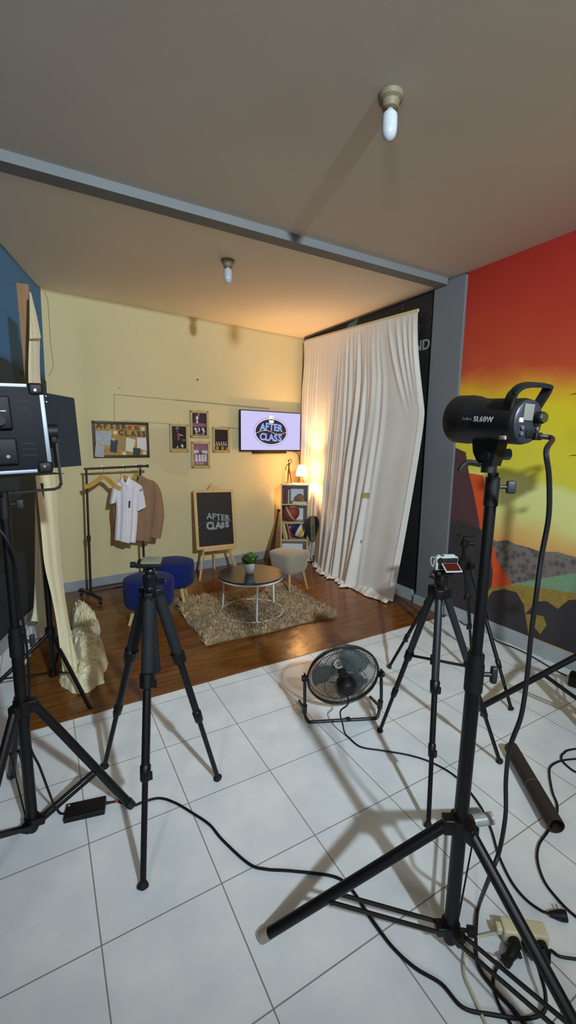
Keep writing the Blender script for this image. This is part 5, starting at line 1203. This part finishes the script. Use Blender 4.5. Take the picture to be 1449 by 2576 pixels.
def garment(mb, levels, n=48, sub=6, fold=.008, fk=5, seed=0, dip=0):
    """lofted cloth: levels of (left, right, half depth)"""
    r = random.Random(seed); p1 = r.random() * 6; p2 = r.random() * 6
    L = cat([l for l, q, d in levels], sub); R = cat([q for l, q, d in levels], sub); D = cat([(d, 0, 0) for l, q, d in levels], sub); rows = []
    for i, (l, q, d) in enumerate(zip(L, R, D)):
        c = (l + q) / 2; u = (q - l) / 2; nn = V((u.y, -u.x, 0)).normalized(); t_ = i / (len(L) - 1); row = []
        for k in range(n + 1):
            a = 2 * PI * k / n; f_ = fold * (.25 + t_) * (math.sin(fk * a + p1 + .8 * t_) + .5 * math.sin((fk * 2 + 1) * a + p2))
            ca, sa = math.cos(a), math.sin(a); ca = math.copysign(abs(ca) ** .8, ca)
            row.append(c + u * ca + nn * (d.x * sa + f_ * abs(sa)) + V((0, 0, dip * max(0, 1 - t_ * 5) * (-max(0, sa) ** 2 + .25 * max(0, -sa)))))
        rows.append(row)
    mb.grid(rows); return mb
SHW = mat('white_shirt_cotton', (226, 218, 222), .85, var=.05, vs=8, bump=.08, bs=200)
t = thing('white_shirt', 'white short-sleeved shirt on a hanger on the garment rack', 'shirt', (0.731, 4.560, 0.847))
mb = MB(); garment(mb, [((0.703, 4.575, 1.197), (0.771, 4.575, 1.195), .03), ((0.668, 4.575, 1.167), (0.826, 4.565, 1.158), .042), ((0.633, 4.575, 1.128), (0.870, 4.560, 1.113), .05), ((0.630, 4.570, 1.021), (0.849, 4.555, 1.004), .058), ((0.623, 4.570, 0.853), (0.834, 4.555, 0.832), .06), ((0.607, 4.570, 0.691), (0.815, 4.555, 0.655), .062), ((0.598, 4.570, 0.582), (0.797, 4.550, 0.536), .062)], fold=.02, seed=2, dip=.085)
body = obj('shirt_body', mb, SHW, t, ang=80)
mb = MB(); garment(mb, [((0.619, 4.575, 1.160), (0.667, 4.575, 1.139), .03), ((0.592, 4.575, 1.062), (0.651, 4.575, 1.040), .045), ((0.568, 4.575, 0.952), (0.627, 4.570, 0.957), .05)], n=24, fold=.004, fk=3, seed=4); obj('sleeve', mb, SHW, t, ang=80)
mb = MB(); garment(mb, [((0.833, 4.565, 1.150), (0.885, 4.560, 1.112), .03), ((0.824, 4.550, 1.006), (0.902, 4.545, 1.015), .05), ((0.813, 4.540, 0.860), (0.912, 4.535, 0.908), .055)], n=24, fold=.004, fk=3, seed=6); sl = obj('sleeve', mb, SHW, t, ang=80)
mb = MB()
mb.prism([(0.691, 4.535, 1.224), (0.703, 4.525, 1.201), (0.700, 4.505, 1.128), (0.676, 4.530, 1.166)], (0, -.003, 0)); mb.prism([(0.762, 4.535, 1.223), (0.773, 4.525, 1.163), (0.741, 4.505, 1.115), (0.712, 4.505, 1.139), (0.740, 4.525, 1.192)], (0, -.009, 0)); obj('collar', mb, mat('white_shirt_collar', (232, 226, 230), .85), body)
obj('placket', MB().sheet([[(0.729, 4.497, 1.128), (0.747, 4.497, 1.127)], [(0.715, 4.490, 0.938), (0.734, 4.490, 0.937)], [(0.702, 4.486, 0.739), (0.717, 4.486, 0.738)], [(0.688, 4.484, 0.590), (0.703, 4.484, 0.589)]], .003), SHW, body)
obj('name_patch', MB().prism([(0.738, 4.489, 0.977), (0.755, 4.489, 0.978), (0.748, 4.487, 0.909), (0.732, 4.487, 0.906)], (0, -.003, 0)), mat('dark_patch', (48, 42, 48), .7), body)
obj('sleeve_mark', MB().prism([(0.853, 4.500, 1.087), (0.876, 4.500, 1.094), (0.871, 4.497, 1.070), (0.852, 4.497, 1.071)], (0, -.003, 0)), mat('grey_mark', (128, 122, 138), .7), sl)
SHB = mat('brown_khaki_cotton', (146, 112, 84), .88, var=.08, vs=8, bump=.1, bs=220)
t = thing('brown_shirt', 'brown long-sleeved shirt hanging at the right end of the garment rack', 'shirt', (0.944, 4.650, 0.819))
mb = MB(); garment(mb, [((0.814, 4.645, 1.189), (0.905, 4.640, 1.203), .03), ((0.797, 4.645, 1.152), (0.976, 4.640, 1.172), .045), ((0.764, 4.645, 1.113), (1.047, 4.635, 1.128), .055), ((0.767, 4.645, 0.998), (1.050, 4.635, 0.985), .06), ((0.770, 4.645, 0.790), (1.030, 4.635, 0.772), .062), ((0.774, 4.645, 0.621), (1.012, 4.635, 0.601), .062), ((0.783, 4.645, 0.552), (0.975, 4.635, 0.513), .06)], fold=.012, seed=8, dip=.07)
body = obj('shirt_body', mb, SHB, t, ang=80)
mb = MB(); garment(mb, [((1.003, 4.635, 1.163), (1.058, 4.630, 1.124), .035), ((1.003, 4.620, 1.031), (1.093, 4.620, 1.018), .05), ((0.993, 4.610, 0.821), (1.111, 4.610, 0.813), .055), ((0.969, 4.600, 0.663), (1.089, 4.600, 0.661), .05), ((0.952, 4.595, 0.571), (1.063, 4.595, 0.543), .045)], n=28, fold=.006, fk=3, seed=10); obj('sleeve', mb, SHB, t, ang=80)
mb = MB(); garment(mb, [((0.782, 4.650, 1.136), (0.817, 4.650, 1.143), .035), ((0.687, 4.665, 1.032), (0.763, 4.660, 1.029), .045), ((0.609, 4.670, 0.901), (0.692, 4.670, 0.875), .045), ((0.607, 4.670, 0.715), (0.676, 4.670, 0.701), .04), ((0.610, 4.670, 0.606), (0.668, 4.670, 0.601), .038)], n=28, fold=.005, fk=3, seed=12); obj('sleeve', mb, SHB, t, ang=80)
mb = MB(); mb.prism([(0.878, 4.600, 1.223), (0.911, 4.590, 1.207), (0.870, 4.575, 1.140), (0.850, 4.590, 1.159)], (0, -.004, 0)); mb.prism([(0.807, 4.605, 1.188), (0.829, 4.600, 1.180), (0.848, 4.580, 1.152), (0.825, 4.585, 1.148)], (0, -.004, 0)); obj('collar', mb, SHB, body)

# ------------------------------------------------------------------ curtain over the black wall
ROD0, ROD1 = V((3.155, 5.112, 2.902)), V((3.140, 3.100, 2.795))
o = obj('curtain_rod', MB().bar(ROD0, ROD1, .022, .032, r=.004), mat('cream_batten', (206, 192, 146), .6, var=.1)); tag(o, 'cream wooden batten holding up the long white curtain', 'curtain rod')
NU, NV = 340, 84
rc = random.Random(21); RIDGE = []
u_ = .015
while u_ < .75:
    RIDGE.append((u_, rc.uniform(.006, .016), rc.uniform(.45, 1.25), rc.uniform(-.02, .02), rc.uniform(0, 6))); u_ += rc.uniform(.016, .042)
for u_ in (.80, .86, .905, .945, .975): RIDGE.append((u_, .011, .8, 0, 9))
def curtain_pt(u, v):
    """u 0 at the back corner .. 1 near end, v 0 top .. 1 floor"""
    top = ROD0.lerp(ROD1, u) + V((-.014, 0, -.008)); v1 = min(v / .95, 1)
    far = lerp(5.03, 5.13, min(1, v1 * 5))
    if v1 < .38: near = lerp(3.06, 2.905, math.sin(v1 / .38 * PI / 2))
    else: near = lerp(2.905, 3.05, ((v1 - .38) / .62) ** 1.2)
    yy = lerp(far, near, u); y0 = lerp(top.y, yy, min(1, v1 * 3) if u > .8 else min(1, v1 * 5))
    out = min(1, max(0, (u - .20) / .27)); out = out * out * (3 - 2 * out)
    x = lerp(3.142, lerp(3.12, 2.955, out), v1 ** 1.3)
    z = lerp(top.z, .03, v1)
    am = .058 * (1 - math.exp(-v1 * 4.5)) * lerp(.45, 1, out); f = 0
    for c, w_, a_, dr, ph in RIDGE:
        if ph == 9: a2 = a_ * max(0, .9 - v1 * 2.6) * 1.4; c2 = c + (.992 - c) * v1 * 1.5
        else: a2 = a_ * (.72 + .28 * math.sin(v1 * 4 + ph)); c2 = c + dr * v1 + .004 * math.sin(v1 * 7 + ph)
        d_ = (u - c2) / (w_ * (1 + .35 * v1))
        if abs(d_) < 3.2: f += a2 * math.exp(-d_ * d_)
    x -= am * f + .006 * math.sin(u * 40 + v1 * 2) * v1 + .01
    if u > .972: x += .03 * (u - .972) / .028 * v1 - .012 * v1
    if v > .95:                                     # hem bunched on the floor
        w_ = (v - .95) / .05; s = u * 2.05; x -= w_ * (.075 + .03 * MN.noise(V((s * 6, 0, 3))) + .05 * max(0, 1 - abs(u - .86) / .1)); z = .016 + (.040 + .05 * max(0, 1 - abs(u - .86) / .1)) * math.sin(w_ * PI) * (.7 + .6 * MN.noise(V((s * 14, w_ * 2, 1)))) + .012 * MN.noise(V((s * 40, w_ * 3, 2)))
        z = max(z, .007)
    return V((min(x, 3.165), y0, z))
mb = MB(); mb.sheet([[curtain_pt(i / NU, j / NV) for i in range(NU + 1)] for j in range(NV + 1)], .0015)
cur = obj('curtain', mb, CLOTHW, ang=75); tag(cur, 'long off-white curtain hung in folds over the black wall, its hem bunched on the floor', 'curtain')
p = curtain_pt(.815, .62); 
def on_cur(u, v, du, dv, off=.006):
    return [[curtain_pt(u + du * i / 4, v + dv * j / 4) + V((-off, 0, 0)) for i in range(5)] for j in range(5)]
mb = MB(); mb.sheet(on_cur(.715, .60, .03, .02), .0012); obj('tape_piece', mb, mat('yellowed_tape', (176, 160, 96), .5, var=.2), cur)
mb = MB(); mb.sheet(on_cur(.735, .775, .004, .012), .0012); obj('small_mark', mb, mat('dark_blue_mark', (74, 78, 92), .7), cur)
